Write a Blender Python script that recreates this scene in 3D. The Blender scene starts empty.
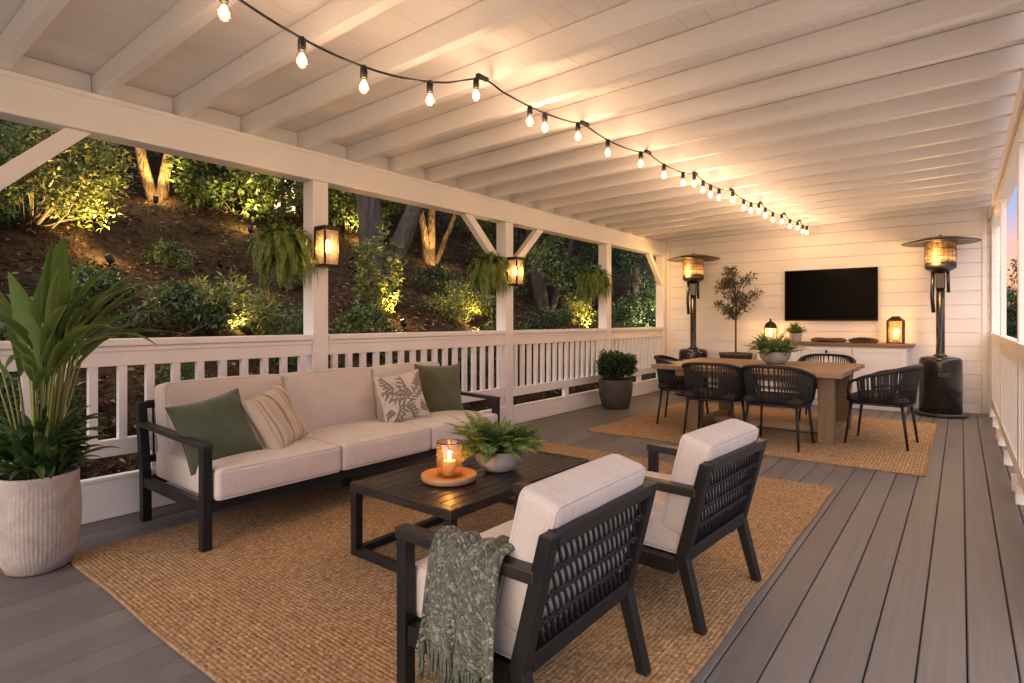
import bpy, math, random
import numpy as np
from mathutils import Vector, Matrix, Euler

R = random.Random(7)
NR = np.random.default_rng(11)
PI = math.pi
sc = bpy.context.scene
COL = sc.collection

# ------------------------------------------------------------------ materials
def new_mat(name):
    m = bpy.data.materials.new(name); m.use_nodes = True
    nt = m.node_tree; nt.nodes.clear()
    out = nt.nodes.new('ShaderNodeOutputMaterial')
    return m, nt, out
def nd(nt, t, **kw):
    n = nt.nodes.new(t)
    for k, v in kw.items():
        if k in n.inputs: n.inputs[k].default_value = v
        else: setattr(n, k, v)
    return n
def ramp(nt, stops, interp='LINEAR'):
    r = nt.nodes.new('ShaderNodeValToRGB'); r.color_ramp.interpolation = interp
    e = r.color_ramp.elements
    while len(e) < len(stops): e.new(0.5)
    for i, (p, c) in enumerate(stops):
        e[i].position = p; e[i].color = (c[0], c[1], c[2], 1)
    return r
def coords(nt, scale=(1,1,1), rot=(0,0,0), kind='Object'):
    tc = nt.nodes.new('ShaderNodeTexCoord'); mp = nt.nodes.new('ShaderNodeMapping')
    mp.inputs['Scale'].default_value = scale; mp.inputs['Rotation'].default_value = rot
    nt.links.new(tc.outputs[kind], mp.inputs['Vector']); return mp.outputs['Vector']

def pbr(name, c1, c2=None, rough=0.6, nscale=(4,4,4), detail=4, bump=0.0, bscale=(40,40,40), bdist=0.01,
        metal=0.0, rvar=0.0, spec=0.5, sheen=0.0, lo=0.35, hi=0.65):
    m, nt, out = new_mat(name); L = nt.links.new
    b = nd(nt, 'ShaderNodeBsdfPrincipled', Roughness=rough, Metallic=metal)
    b.inputs['Specular IOR Level'].default_value = spec
    if sheen: b.inputs['Sheen Weight'].default_value = sheen
    L(b.outputs[0], out.inputs[0])
    if c2 is None: c2 = tuple(x*0.85 for x in c1)
    n = nd(nt, 'ShaderNodeTexNoise', Scale=1.0, Detail=detail)
    L(coords(nt, nscale), n.inputs['Vector'])
    r = ramp(nt, [(lo, c2), (hi, c1)]); L(n.outputs['Fac'], r.inputs[0]); L(r.outputs[0], b.inputs['Base Color'])
    if rvar:
        mr = nd(nt, 'ShaderNodeMapRange'); mr.inputs[3].default_value = rough-rvar; mr.inputs[4].default_value = rough+rvar
        L(n.outputs['Fac'], mr.inputs[0]); L(mr.outputs[0], b.inputs['Roughness'])
    if bump:
        n2 = nd(nt, 'ShaderNodeTexNoise', Scale=1.0, Detail=5.0); L(coords(nt, bscale), n2.inputs['Vector'])
        bp = nd(nt, 'ShaderNodeBump', Strength=bump, Distance=bdist); L(n2.outputs['Fac'], bp.inputs['Height']); L(bp.outputs[0], b.inputs['Normal'])
    return m

def emit(name, col, s, sampling='NONE'):
    m, nt, out = new_mat(name)
    e = nd(nt, 'ShaderNodeEmission', Strength=s); e.inputs['Color'].default_value = (*col, 1)
    nt.links.new(e.outputs[0], out.inputs[0])
    m.cycles.emission_sampling = sampling
    return m

M = {}
M['paint'] = pbr('white_paint', (.84,.815,.78), (.79,.76,.72), .5, (2.2,2.2,2.2), 5, .22, (9,9,90), .004, rvar=.08)
M['paint_h'] = pbr('white_paint_boards', (.84,.815,.78), (.785,.755,.715), .5, (1.3,3,3), 5, .25, (7,60,60), .004, rvar=.08)
M['ceil'] = pbr('ceiling_paint', (.84,.81,.775), (.77,.74,.70), .6, (3.5,1.1,2), 6, .3, (45,5,45), .005)
M['black'] = pbr('black_metal', (.0125,.012,.012), (.0085,.008,.008), .45, (6,6,6), 4, .06, (200,200,200), .001, rvar=.1, spec=.35)
M['blackwood'] = pbr('dark_slat', (.028,.021,.017), (.013,.0095,.008), .42, (4,40,40), 5, .2, (6,120,120), .002, rvar=.1)
M['heater'] = pbr('heater_enamel', (.018,.017,.016), (.012,.011,.011), .25, (3,3,3), 3, .05, (60,60,60), .001, rvar=.07)
M['heatmetal'] = pbr('dark_steel', (.11,.095,.08), (.07,.06,.05), .35, (8,8,20), 3, .05, (60,60,60), .001, metal=.9)
M['rope'] = pbr('black_rope', (.018,.0165,.016), (.008,.0075,.007), .75, (30,30,200), 3, .5, (300,300,300), .003)
M['seatpad'] = pbr('charcoal_pad', (.028,.025,.023), (.017,.015,.014), .9, (30,30,30), 3, .3, (300,300,300), .002)
M['concrete'] = pbr('concrete', (.42,.39,.35), (.30,.275,.245), .85, (9,9,9), 6, .35, (70,70,70), .004)
M['bounce_slab'] = pbr('pale_bounce_stone', (.54,.49,.43), (.45,.41,.36), .85, (1.5,1.5,1.5), 6, .2, (40,40,40), .003)  # pale stone for the added slab that reflects light under the roof
M['greypot'] = pbr('dark_grey_stone', (.075,.068,.062), (.048,.043,.04), .7, (9,9,9), 5, .3, (90,90,90), .004)
M['soil'] = pbr('soil', (.035,.024,.016), (.015,.010,.007), .95, (30,30,30), 5, 1, (60,60,60), .02)
M['tv'] = pbr('screen_glass', (.003,.003,.0033), (.002,.002,.002), .22, (1,1,1), 2, spec=.03)
M['bronze'] = pbr('bronze_metal', (.05,.034,.022), (.03,.02,.014), .45, (12,12,12), 4, .1, (100,100,100), .001, metal=.6)
M['candle'] = pbr('candle_wax', (.78,.66,.48), (.74,.6,.42), .5, (8,8,8), 2)
M['knob'] = pbr('dark_knob', (.03,.025,.02), None, .4)
M['moss'] = pbr('moss', (.11,.10,.04), (.05,.05,.02), .95, (40,40,40), 4, 1, (90,90,90), .02)
M['cork'] = pbr('bark_slab', (.16,.09,.05), (.06,.035,.02), .9, (10,30,40), 5, 1, (30,60,60), .01)
M['plaster'] = pbr('neighbor_plaster', (.35,.28,.2), None, .8)
M['lead'] = pbr('roof_shingle', (.08,.07,.065), None, .8, (10,10,10))

def wood(name, c1, c2, axis, rough=.5, bump=.25):
    m, nt, out = new_mat(name); L = nt.links.new
    b = nd(nt, 'ShaderNodeBsdfPrincipled', Roughness=rough); L(b.outputs[0], out.inputs[0])
    s = [28, 28, 28]; s[axis] = 1.6
    v = coords(nt, tuple(s))
    n = nd(nt, 'ShaderNodeTexNoise', Scale=1.0, Detail=6.0, Distortion=.6); L(v, n.inputs['Vector'])
    s2 = [3, 3, 3]; s2[axis] = .7
    n2 = nd(nt, 'ShaderNodeTexNoise', Scale=1.0, Detail=3.0); L(coords(nt, tuple(s2)), n2.inputs['Vector'])
    mx = nd(nt, 'ShaderNodeMath', operation='MULTIPLY_ADD'); mx.inputs[1].default_value = .6; L(n.outputs['Fac'], mx.inputs[0])
    ml = nd(nt, 'ShaderNodeMath', operation='MULTIPLY'); ml.inputs[1].default_value = .4; L(n2.outputs['Fac'], ml.inputs[0]); L(ml.outputs[0], mx.inputs[2])
    r = ramp(nt, [(.33, c2), (.66, c1)]); L(mx.outputs[0], r.inputs[0]); L(r.outputs[0], b.inputs['Base Color'])
    bp = nd(nt, 'ShaderNodeBump', Strength=bump, Distance=.003); L(n.outputs['Fac'], bp.inputs['Height']); L(bp.outputs[0], b.inputs['Normal'])
    return m
M['tablewood'] = wood('weathered_oak', (.34,.225,.13), (.19,.115,.062), 0, .5)
M['tablewood_v'] = wood('weathered_oak_upright', (.22,.142,.072), (.12,.072,.034), 2, .55)
M['consolewood'] = wood('brown_oak', (.24,.145,.08), (.12,.07,.038), 0, .45)
M['traywood'] = wood('tray_wood', (.42,.25,.115), (.30,.165,.07), 0, .4, .1)

def deck_mat():
    m, nt, out = new_mat('grey_composite_deck'); L = nt.links.new
    b = nd(nt, 'ShaderNodeBsdfPrincipled', Roughness=.52); L(b.outputs[0], out.inputs[0])
    at = nd(nt, 'ShaderNodeAttribute', attribute_name='board')
    n = nd(nt, 'ShaderNodeTexNoise', Scale=1.0, Detail=6.0, Distortion=.4); L(coords(nt, (55, 1.3, 55)), n.inputs['Vector'])
    n2 = nd(nt, 'ShaderNodeTexNoise', Scale=1.0, Detail=4.0); L(coords(nt, (2.2, 1.2, 2)), n2.inputs['Vector'])
    a = nd(nt, 'ShaderNodeMath', operation='MULTIPLY_ADD'); a.inputs[1].default_value = .38; L(n.outputs['Fac'], a.inputs[0])
    a2 = nd(nt, 'ShaderNodeMath', operation='MULTIPLY_ADD'); a2.inputs[1].default_value = .30; L(n2.outputs['Fac'], a2.inputs[0])
    a3 = nd(nt, 'ShaderNodeMath', operation='MULTIPLY'); a3.inputs[1].default_value = .20; L(at.outputs['Fac'], a3.inputs[0])
    L(a3.outputs[0], a2.inputs[2]); L(a2.outputs[0], a.inputs[2])
    r = ramp(nt, [(.25, (.105,.095,.091)), (.75, (.190,.174,.167))]); L(a.outputs[0], r.inputs[0]); L(r.outputs[0], b.inputs['Base Color'])
    mr = nd(nt, 'ShaderNodeMapRange'); mr.inputs[3].default_value = .42; mr.inputs[4].default_value = .62
    L(n2.outputs['Fac'], mr.inputs[0]); L(mr.outputs[0], b.inputs['Roughness'])
    bp = nd(nt, 'ShaderNodeBump', Strength=.35, Distance=.002); L(n.outputs['Fac'], bp.inputs['Height']); L(bp.outputs[0], b.inputs['Normal'])
    return m
M['deck'] = deck_mat()

def jute(name, c1, c2, c3, row_axis, pitch, half=None):
    """braided jute: rows along one axis, stitches along each row"""
    m, nt, out = new_mat(name); L = nt.links.new
    b = nd(nt, 'ShaderNodeBsdfPrincipled', Roughness=.92); L(b.outputs[0], out.inputs[0])
    b.inputs['Specular IOR Level'].default_value = .15
    tc = nt.nodes.new('ShaderNodeTexCoord')
    wn = nd(nt, 'ShaderNodeTexNoise', Scale=9.0, Detail=3.0); L(tc.outputs['Object'], wn.inputs['Vector'])
    sc_ = nd(nt, 'ShaderNodeVectorMath', operation='MULTIPLY_ADD')
    L(wn.outputs['Color'], sc_.inputs[0]); sc_.inputs[1].default_value = (.010,.010,0); L(tc.outputs['Object'], sc_.inputs[2])
    vec = sc_.outputs[0]
    w = nd(nt, 'ShaderNodeTexWave', wave_type='BANDS', bands_direction='XYZ'[row_axis], Scale=1.0, Distortion=.6, Detail=1.0)
    w.inputs['Detail Scale'].default_value = 2.0
    mp = nt.nodes.new('ShaderNodeMapping'); L(vec, mp.inputs['Vector'])
    k = 0.314/pitch; mp.inputs['Scale'].default_value = (k,k,k); L(mp.outputs[0], w.inputs['Vector'])
    if half:
        se_ = nt.nodes.new('ShaderNodeSeparateXYZ'); L(vec, se_.inputs[0]); ds = []
        for ax in (0,1):
            ab = nd(nt,'ShaderNodeMath',operation='ABSOLUTE'); L(se_.outputs[ax], ab.inputs[0])
            su = nd(nt,'ShaderNodeMath',operation='SUBTRACT'); su.inputs[0].default_value = half[ax]; L(ab.outputs[0], su.inputs[1]); ds.append(su)
        mi = nd(nt,'ShaderNodeMath',operation='MINIMUM'); L(ds[0].outputs[0], mi.inputs[0]); L(ds[1].outputs[0], mi.inputs[1])
        cb = nt.nodes.new('ShaderNodeCombineXYZ'); L(mi.outputs[0], cb.inputs[row_axis]); L(cb.outputs[0], mp.inputs['Vector'])
    # stitches: diagonal voronoi cells
    mp2 = nt.nodes.new('ShaderNodeMapping'); L(vec, mp2.inputs['Vector'])
    s = [1/pitch, 1/pitch, 1]; s[row_axis] = 1.5/pitch; s[1-row_axis] = 1.15/pitch
    mp2.inputs['Scale'].default_value = s
    vo = nd(nt, 'ShaderNodeTexVoronoi', Scale=1.0, Randomness=.75); L(mp2.outputs[0], vo.inputs['Vector'])
    n = nd(nt, 'ShaderNodeTexNoise', Scale=2.0, Detail=6.0); L(tc.outputs['Object'], n.inputs['Vector'])
    n3 = nd(nt, 'ShaderNodeTexNoise', Scale=130.0, Detail=3.0); L(tc.outputs['Object'], n3.inputs['Vector'])
    r1 = ramp(nt, [(0.0, c3), (.45, c2), (1.0, c1)]); L(w.outputs['Fac'], r1.inputs[0])
    sepc = nt.nodes.new('ShaderNodeSeparateColor'); L(vo.outputs['Color'], sepc.inputs[0])
    r2 = ramp(nt, [(0, (.62,.58,.54)), (.45, (.95,.95,.95)), (.8,(1.08,1.08,1.08)), (1, (1.42,1.40,1.36))]); L(sepc.outputs[0], r2.inputs[0])
    mx = nd(nt, 'ShaderNodeMix', data_type='RGBA', blend_type='MULTIPLY'); mx.inputs[0].default_value = .9
    L(r1.outputs[0], mx.inputs[6]); L(r2.outputs[0], mx.inputs[7])
    r3 = ramp(nt, [(.3, (.95,.94,.93)), (.7, (1.04,1.04,1.04))]); L(n.outputs['Fac'], r3.inputs[0])
    fb = ramp(nt, [(.32, (.72,.70,.68)), (.68, (1.22,1.22,1.2))]); L(n3.outputs['Fac'], fb.inputs[0])
    mx3 = nd(nt, 'ShaderNodeMix', data_type='RGBA', blend_type='MULTIPLY'); mx3.inputs[0].default_value = 1.0; L(mx.outputs[2], mx3.inputs[6]); L(fb.outputs[0], mx3.inputs[7])
    mx2 = nd(nt, 'ShaderNodeMix', data_type='RGBA', blend_type='MULTIPLY'); mx2.inputs[0].default_value = 1.0
    L(mx3.outputs[2], mx2.inputs[6]); L(r3.outputs[0], mx2.inputs[7]); L(mx2.outputs[2], b.inputs['Base Color'])
    wl = nd(nt, 'ShaderNodeMath', operation='MULTIPLY'); L(w.outputs['Fac'], wl.inputs[0]); wl.inputs[1].default_value = .40
    ad = nd(nt, 'ShaderNodeMath', operation='MULTIPLY_ADD'); L(vo.outputs['Distance'], ad.inputs[0]); ad.inputs[1].default_value = -.9; L(wl.outputs[0], ad.inputs[2])
    ad2 = nd(nt, 'ShaderNodeMath', operation='MULTIPLY_ADD'); L(n3.outputs['Fac'], ad2.inputs[0]); ad2.inputs[1].default_value = .5; L(ad.outputs[0], ad2.inputs[2])
    bp = nd(nt, 'ShaderNodeBump', Strength=.7, Distance=.005); L(ad2.outputs[0], bp.inputs['Height']); L(bp.outputs[0], b.inputs['Normal'])
    return m
M['jute'] = jute('jute_weave', (.39,.252,.136), (.355,.227,.120), (.285,.180,.093), 0, .0185, (1.425,1.855))
M['jute2'] = jute('jute_ribs', (.44,.295,.16), (.385,.25,.135), (.285,.18,.095), 0, .025)
M['jute_edge'] = pbr('jute_binding', (.36,.23,.12), (.22,.13,.06), .95, (50,50,50), 3, .8, (90,90,90), .008)

def fabric(name, c1, c2, weave=420, bump=.25, sheen=.15):
    m, nt, out = new_mat(name); L = nt.links.new
    b = nd(nt, 'ShaderNodeBsdfPrincipled', Roughness=.95); L(b.outputs[0], out.inputs[0])
    b.inputs['Specular IOR Level'].default_value = .15; b.inputs['Sheen Weight'].default_value = sheen
    n = nd(nt, 'ShaderNodeTexNoise', Scale=1.0, Detail=4.0); L(coords(nt, (weave*.12, weave, weave)), n.inputs['Vector'])
    n2 = nd(nt, 'ShaderNodeTexNoise', Scale=1.0, Detail=4.0); L(coords(nt, (weave, weave*.12, weave*.12)), n2.inputs['Vector'])
    big = nd(nt, 'ShaderNodeTexNoise', Scale=7.0, Detail=4.0); L(coords(nt), big.inputs['Vector'])
    a = nd(nt, 'ShaderNodeMath', operation='ADD'); L(n.outputs['Fac'], a.inputs[0]); L(n2.outputs['Fac'], a.inputs[1])
    h = nd(nt, 'ShaderNodeMath', operation='MULTIPLY_ADD'); L(a.outputs[0], h.inputs[0]); h.inputs[1].default_value = .36
    h2 = nd(nt, 'ShaderNodeMath', operation='MULTIPLY'); L(big.outputs['Fac'], h2.inputs[0]); h2.inputs[1].default_value = .28; L(h2.outputs[0], h.inputs[2])
    r = ramp(nt, [(.38, c2), (.62, c1)]); L(h.outputs[0], r.inputs[0]); L(r.outputs[0], b.inputs['Base Color'])
    bp = nd(nt, 'ShaderNodeBump', Strength=bump, Distance=.002); L(a.outputs[0], bp.inputs['Height'])
    bp2 = nd(nt, 'ShaderNodeBump', Strength=.35, Distance=.02); L(big.outputs['Fac'], bp2.inputs['Height']); L(bp.outputs[0], bp2.inputs['Normal'])
    L(bp2.outputs[0], b.inputs['Normal'])
    return m, nt, b, r
M['linen'] = fabric('oatmeal_linen', (.66,.585,.51), (.56,.49,.42))[0]
M['green'] = fabric('green_velvet', (.085,.105,.062), (.055,.07,.04), 300, .15, .3)[0]
M['olive'] = fabric('olive_canvas', (.105,.105,.055), (.075,.077,.038), 300, .15, .3)[0]

def striped():
    m, nt, b, r0 = fabric('striped_linen', (.54,.455,.35), (.46,.38,.285)); L = nt.links.new
    tc = nt.nodes.new('ShaderNodeTexCoord'); sp = nt.nodes.new('ShaderNodeSeparateXYZ'); L(tc.outputs['Object'], sp.inputs[0])
    n = nd(nt, 'ShaderNodeTexNoise', Scale=1.0, Detail=2.0, noise_dimensions='1D')
    mu = nd(nt, 'ShaderNodeMath', operation='MULTIPLY'); mu.inputs[1].default_value = 34; L(sp.outputs[0], mu.inputs[0]); L(mu.outputs[0], n.inputs['W'])
    r = ramp(nt, [(.40, (.55,.5,.45)), (.47, (1,1,1)), (.56, (1,1,1)), (.63, (1.15,1.12,1.1))]); L(n.outputs['Fac'], r.inputs[0])
    mx = nd(nt, 'ShaderNodeMix', data_type='RGBA', blend_type='MULTIPLY'); mx.inputs[0].default_value = 1
    L(r0.outputs[0], mx.inputs[6]); L(r.outputs[0], mx.inputs[7]); L(mx.outputs[2], b.inputs['Base Color'])
    return m
M['striped'] = striped()
M['cream'] = fabric('cream_print_ground', (.60,.52,.43), (.53,.45,.37))[0]
M['print'] = fabric('grey_green_print', (.235,.215,.165), (.17,.155,.115))[0]

def knit():
    m, nt, out = new_mat('sage_knit'); L = nt.links.new
    b = nd(nt, 'ShaderNodeBsdfPrincipled', Roughness=.95); L(b.outputs[0], out.inputs[0]); b.inputs['Sheen Weight'].default_value = .2
    b.inputs['Specular IOR Level'].default_value = .1
    uv = nt.nodes.new('ShaderNodeUVMap'); uv.uv_map = 'UVMap'
    mp = nt.nodes.new('ShaderNodeMapping'); mp.inputs['Scale'].default_value = (92, 140, 1); mp.inputs['Rotation'].default_value = (0,0,.6); L(uv.outputs[0], mp.inputs[0])
    nz = nd(nt, 'ShaderNodeTexNoise', Scale=7.0, Detail=2.0); L(uv.outputs[0], nz.inputs['Vector'])
    vm = nd(nt, 'ShaderNodeVectorMath', operation='MULTIPLY_ADD'); L(nz.outputs['Color'], vm.inputs[0]); vm.inputs[1].default_value = (1.2,1.2,0); L(mp.outputs[0], vm.inputs[2])
    vo = nd(nt, 'ShaderNodeTexVoronoi', Scale=1.0, Randomness=.8); L(vm.outputs[0], vo.inputs['Vector'])
    se = nt.nodes.new('ShaderNodeSeparateColor'); L(vo.outputs['Color'], se.inputs[0])
    r = ramp(nt, [(0, (.065,.072,.046)), (.45, (.115,.124,.082)), (.8, (.165,.170,.118)), (1, (.36,.335,.25))]); L(se.outputs[1], r.inputs[0])
    L(r.outputs[0], b.inputs['Base Color'])
    iv = nd(nt, 'ShaderNodeMath', operation='MULTIPLY'); iv.inputs[1].default_value = -1; L(vo.outputs['Distance'], iv.inputs[0])
    bp = nd(nt, 'ShaderNodeBump', Strength=1.0, Distance=.012); L(iv.outputs[0], bp.inputs['Height']); L(bp.outputs[0], b.inputs['Normal'])
    return m
M['knit'] = knit()
M['fringe'] = pbr('sage_yarn', (.155,.168,.118), (.085,.095,.065), .95, (60,60,60), 3, .5, (300,300,300), .003)

def ribbed_pot():
    m, nt, out = new_mat('textured_cream_ceramic'); L = nt.links.new
    b = nd(nt, 'ShaderNodeBsdfPrincipled', Roughness=.75); L(b.outputs[0], out.inputs[0])
    n = nd(nt, 'ShaderNodeTexNoise', Scale=14.0, Detail=6.0); L(coords(nt), n.inputs['Vector'])
    r = ramp(nt, [(.3, (.36,.305,.245)), (.7, (.50,.435,.36))]); L(n.outputs['Fac'], r.inputs[0]); L(r.outputs[0], b.inputs['Base Color'])
    n2 = nd(nt, 'ShaderNodeTexNoise', Scale=1.0, Detail=4.0); L(coords(nt, (60,60,130)), n2.inputs['Vector'])
    bp = nd(nt, 'ShaderNodeBump', Strength=.6, Distance=.006); L(n2.outputs['Fac'], bp.inputs['Height']); L(bp.outputs[0], b.inputs['Normal'])
    return m
M['potcream'] = ribbed_pot()

def leaf_mat(name, dark, mid, light, trans=.3, rough=.45, spec=.4):
    m, nt, out = new_mat(name); L = nt.links.new
    at = nd(nt, 'ShaderNodeAttribute', attribute_name='leafvar')
    r = ramp(nt, [(0, dark), (.5, mid), (1, light)]); L(at.outputs['Fac'], r.inputs[0])
    b = nd(nt, 'ShaderNodeBsdfPrincipled', Roughness=rough); b.inputs['Specular IOR Level'].default_value = spec
    L(r.outputs[0], b.inputs['Base Color'])
    t = nt.nodes.new('ShaderNodeBsdfTranslucent'); L(r.outputs[0], t.inputs['Color'])
    mx = nd(nt, 'ShaderNodeMixShader'); mx.inputs[0].default_value = trans
    L(b.outputs[0], mx.inputs[1]); L(t.outputs[0], mx.inputs[2]); L(mx.outputs[0], out.inputs[0])
    return m
M['leaf'] = leaf_mat('tree_leaf', (.030,.050,.014), (.060,.095,.026), (.115,.150,.045))
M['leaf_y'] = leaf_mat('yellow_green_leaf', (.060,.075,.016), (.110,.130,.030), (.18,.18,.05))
M['leaf_d'] = leaf_mat('dark_leaf', (.012,.026,.010), (.026,.048,.017), (.050,.080,.028))
M['leaf_c'] = leaf_mat('cool_leaf', (.018,.042,.015), (.038,.074,.026), (.075,.118,.042))
M['fern'] = leaf_mat('fern_leaf', (.08,.125,.025), (.16,.23,.046), (.26,.33,.09), .4)
M['fernb'] = leaf_mat('bright_fern_leaf', (.075,.125,.03), (.15,.23,.058), (.26,.34,.12), .35)
M['broad'] = leaf_mat('broad_leaf', (.055,.11,.022), (.10,.18,.036), (.19,.27,.07), .35, .35)
M['strap'] = leaf_mat('strap_leaf', (.030,.062,.018), (.058,.108,.032), (.11,.17,.055), .3, .4)
M['olive_leaf'] = leaf_mat('olive_leaf', (.045,.050,.026), (.08,.085,.048), (.13,.135,.085), .25)
M['stalk'] = pbr('yellow_green_stalk', (.28,.29,.07), (.16,.18,.04), .5, (20,20,4))
M['litter'] = leaf_mat('mulch_chip', (.012,.0075,.0045), (.045,.026,.014), (.19,.12,.065), .05, .9, .1)

def bark(name, c1, c2, s=(14,14,3)):
    m, nt, out = new_mat(name); L = nt.links.new
    b = nd(nt, 'ShaderNodeBsdfPrincipled', Roughness=.9); L(b.outputs[0], out.inputs[0])
    n = nd(nt, 'ShaderNodeTexNoise', Scale=1.0, Detail=8.0, Distortion=.8); L(coords(nt, s), n.inputs['Vector'])
    vo = nd(nt, 'ShaderNodeTexVoronoi', Scale=1.0, feature='DISTANCE_TO_EDGE'); L(coords(nt, s), vo.inputs['Vector'])
    r = ramp(nt, [(.3, c2), (.68, c1)]); L(n.outputs['Fac'], r.inputs[0]); L(r.outputs[0], b.inputs['Base Color'])
    a = nd(nt, 'ShaderNodeMath', operation='ADD'); L(n.outputs['Fac'], a.inputs[0]); L(vo.outputs['Distance'], a.inputs[1])
    bp = nd(nt, 'ShaderNodeBump', Strength=1.0, Distance=.05); L(a.outputs[0], bp.inputs['Height']); L(bp.outputs[0], b.inputs['Normal'])
    return m
M['bark'] = bark('grey_bark', (.055,.045,.036), (.017,.0135,.011))
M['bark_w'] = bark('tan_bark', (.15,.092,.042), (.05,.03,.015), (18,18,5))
M['twig'] = pbr('twig', (.09,.065,.04), (.05,.035,.02), .9, (20,20,20))

def mulch():
    m, nt, out = new_mat('mulch_soil'); L = nt.links.new
    b = nd(nt, 'ShaderNodeBsdfPrincipled', Roughness=.98); L(b.outputs[0], out.inputs[0]); b.inputs['Specular IOR Level'].default_value = .1
    n = nd(nt, 'ShaderNodeTexNoise', Scale=2.2, Detail=8.0); L(coords(nt), n.inputs['Vector'])
    vo = nd(nt, 'ShaderNodeTexVoronoi', Scale=16.0); L(coords(nt), vo.inputs['Vector'])
    se = nt.nodes.new('ShaderNodeSeparateColor'); L(vo.outputs['Color'], se.inputs[0])
    r = ramp(nt, [(.3, (.014,.0085,.005)), (.7, (.048,.029,.016))]); L(n.outputs['Fac'], r.inputs[0])
    r2 = ramp(nt, [(0, (.5,.5,.5)), (1, (1.5,1.45,1.4))]); L(se.outputs[0], r2.inputs[0])
    mx = nd(nt, 'ShaderNodeMix', data_type='RGBA', blend_type='MULTIPLY'); mx.inputs[0].default_value = 1
    L(r.outputs[0], mx.inputs[6]); L(r2.outputs[0], mx.inputs[7]); L(mx.outputs[2], b.inputs['Base Color'])
    n2 = nd(nt, 'ShaderNodeTexNoise', Scale=22.0, Detail=6.0); L(coords(nt), n2.inputs['Vector'])
    bp = nd(nt, 'ShaderNodeBump', Strength=1.0, Distance=.08); L(n2.outputs['Fac'], bp.inputs['Height']); L(bp.outputs[0], b.inputs['Normal'])
    return m
M['mulch'] = mulch()
M['grass'] = pbr('dark_lawn', (.035,.055,.02), (.02,.034,.012), .95, (2,2,2), 6, 1, (25,25,25), .05)

def thin_glass(name, tint=(1,1,1), frost=0.0, gloss=.10):
    m, nt, out = new_mat(name); L = nt.links.new
    t = nt.nodes.new('ShaderNodeBsdfTransparent'); t.inputs[0].default_value = (*tint,1)
    g = nd(nt, 'ShaderNodeBsdfGlossy', Roughness=.08)
    mx = nd(nt, 'ShaderNodeMixShader'); mx.inputs[0].default_value = gloss
    L(t.outputs[0], mx.inputs[1]); L(g.outputs[0], mx.inputs[2]); last = mx
    if frost:
        tr = nt.nodes.new('ShaderNodeBsdfTranslucent'); tr.inputs[0].default_value = (*[min(1,.95*c) for c in tint],1)
        m2 = nd(nt, 'ShaderNodeMixShader'); m2.inputs[0].default_value = frost
        L(mx.outputs[0], m2.inputs[1]); L(tr.outputs[0], m2.inputs[2]); last = m2
    L(last.outputs[0], out.inputs[0]); return m
M['glass'] = thin_glass('lantern_glass', (1,.88,.70), .025)
M['sconceglass'] = thin_glass('frosted_sconce_glass', (.98,.88,.72), .05)
M['amber'] = thin_glass('amber_glass', (.96,.80,.60), .03, .10)
M['clear'] = thin_glass('clear_glass', (1,.97,.92), .05)
M['bulbglass'] = thin_glass('bulb_glass', (1,.93,.80), .0, .05)
M['bulb'] = emit('warm_bulb', (1,.66,.32), 16)
M['bulb2'] = emit('lantern_bulb', (1,.60,.24), 14)
M['flame'] = emit('flame', (1,.50,.12), 26)
M['burner'] = None
def burner():
    m, nt, out = new_mat('glowing_burner_mesh'); L = nt.links.new
    b = nd(nt, 'ShaderNodeBsdfPrincipled', Roughness=.5, Metallic=.7); b.inputs['Base Color'].default_value = (.18,.10,.05,1)
    n = nd(nt, 'ShaderNodeTexNoise', Scale=1.0, Detail=3.0); L(coords(nt, (9,9,22)), n.inputs['Vector'])
    tc = nt.nodes.new('ShaderNodeTexCoord'); sp = nt.nodes.new('ShaderNodeSeparateXYZ'); L(tc.outputs['Generated'], sp.inputs[0])
    z = ramp(nt, [(0, (.5,.5,.5)), (.22, (1,1,1)), (.5, (.22,.22,.22)), (1, (.05,.05,.05))]); L(sp.outputs[2], z.inputs[0])
    r = ramp(nt, [(.35, (.10,.10,.10)), (.62, (1,1,1))]); L(n.outputs['Fac'], r.inputs[0])
    mu = nd(nt, 'ShaderNodeMath', operation='MULTIPLY'); L(z.outputs[0], mu.inputs[0]); L(r.outputs[0], mu.inputs[1])
    m2 = nd(nt, 'ShaderNodeMath', operation='MULTIPLY'); m2.inputs[1].default_value = .85; L(mu.outputs[0], m2.inputs[0])
    b.inputs['Emission Color'].default_value = (1,.42,.11,1); L(m2.outputs[0], b.inputs['Emission Strength'])
    L(b.outputs[0], out.inputs[0]); m.cycles.emission_sampling = 'NONE'; return m
M['burner'] = burner()
M['led'] = emit('garden_lamp_lens', (1,.66,.25), 30)
M['window'] = emit('lit_window', (1,.62,.30), 1.6)

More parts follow.
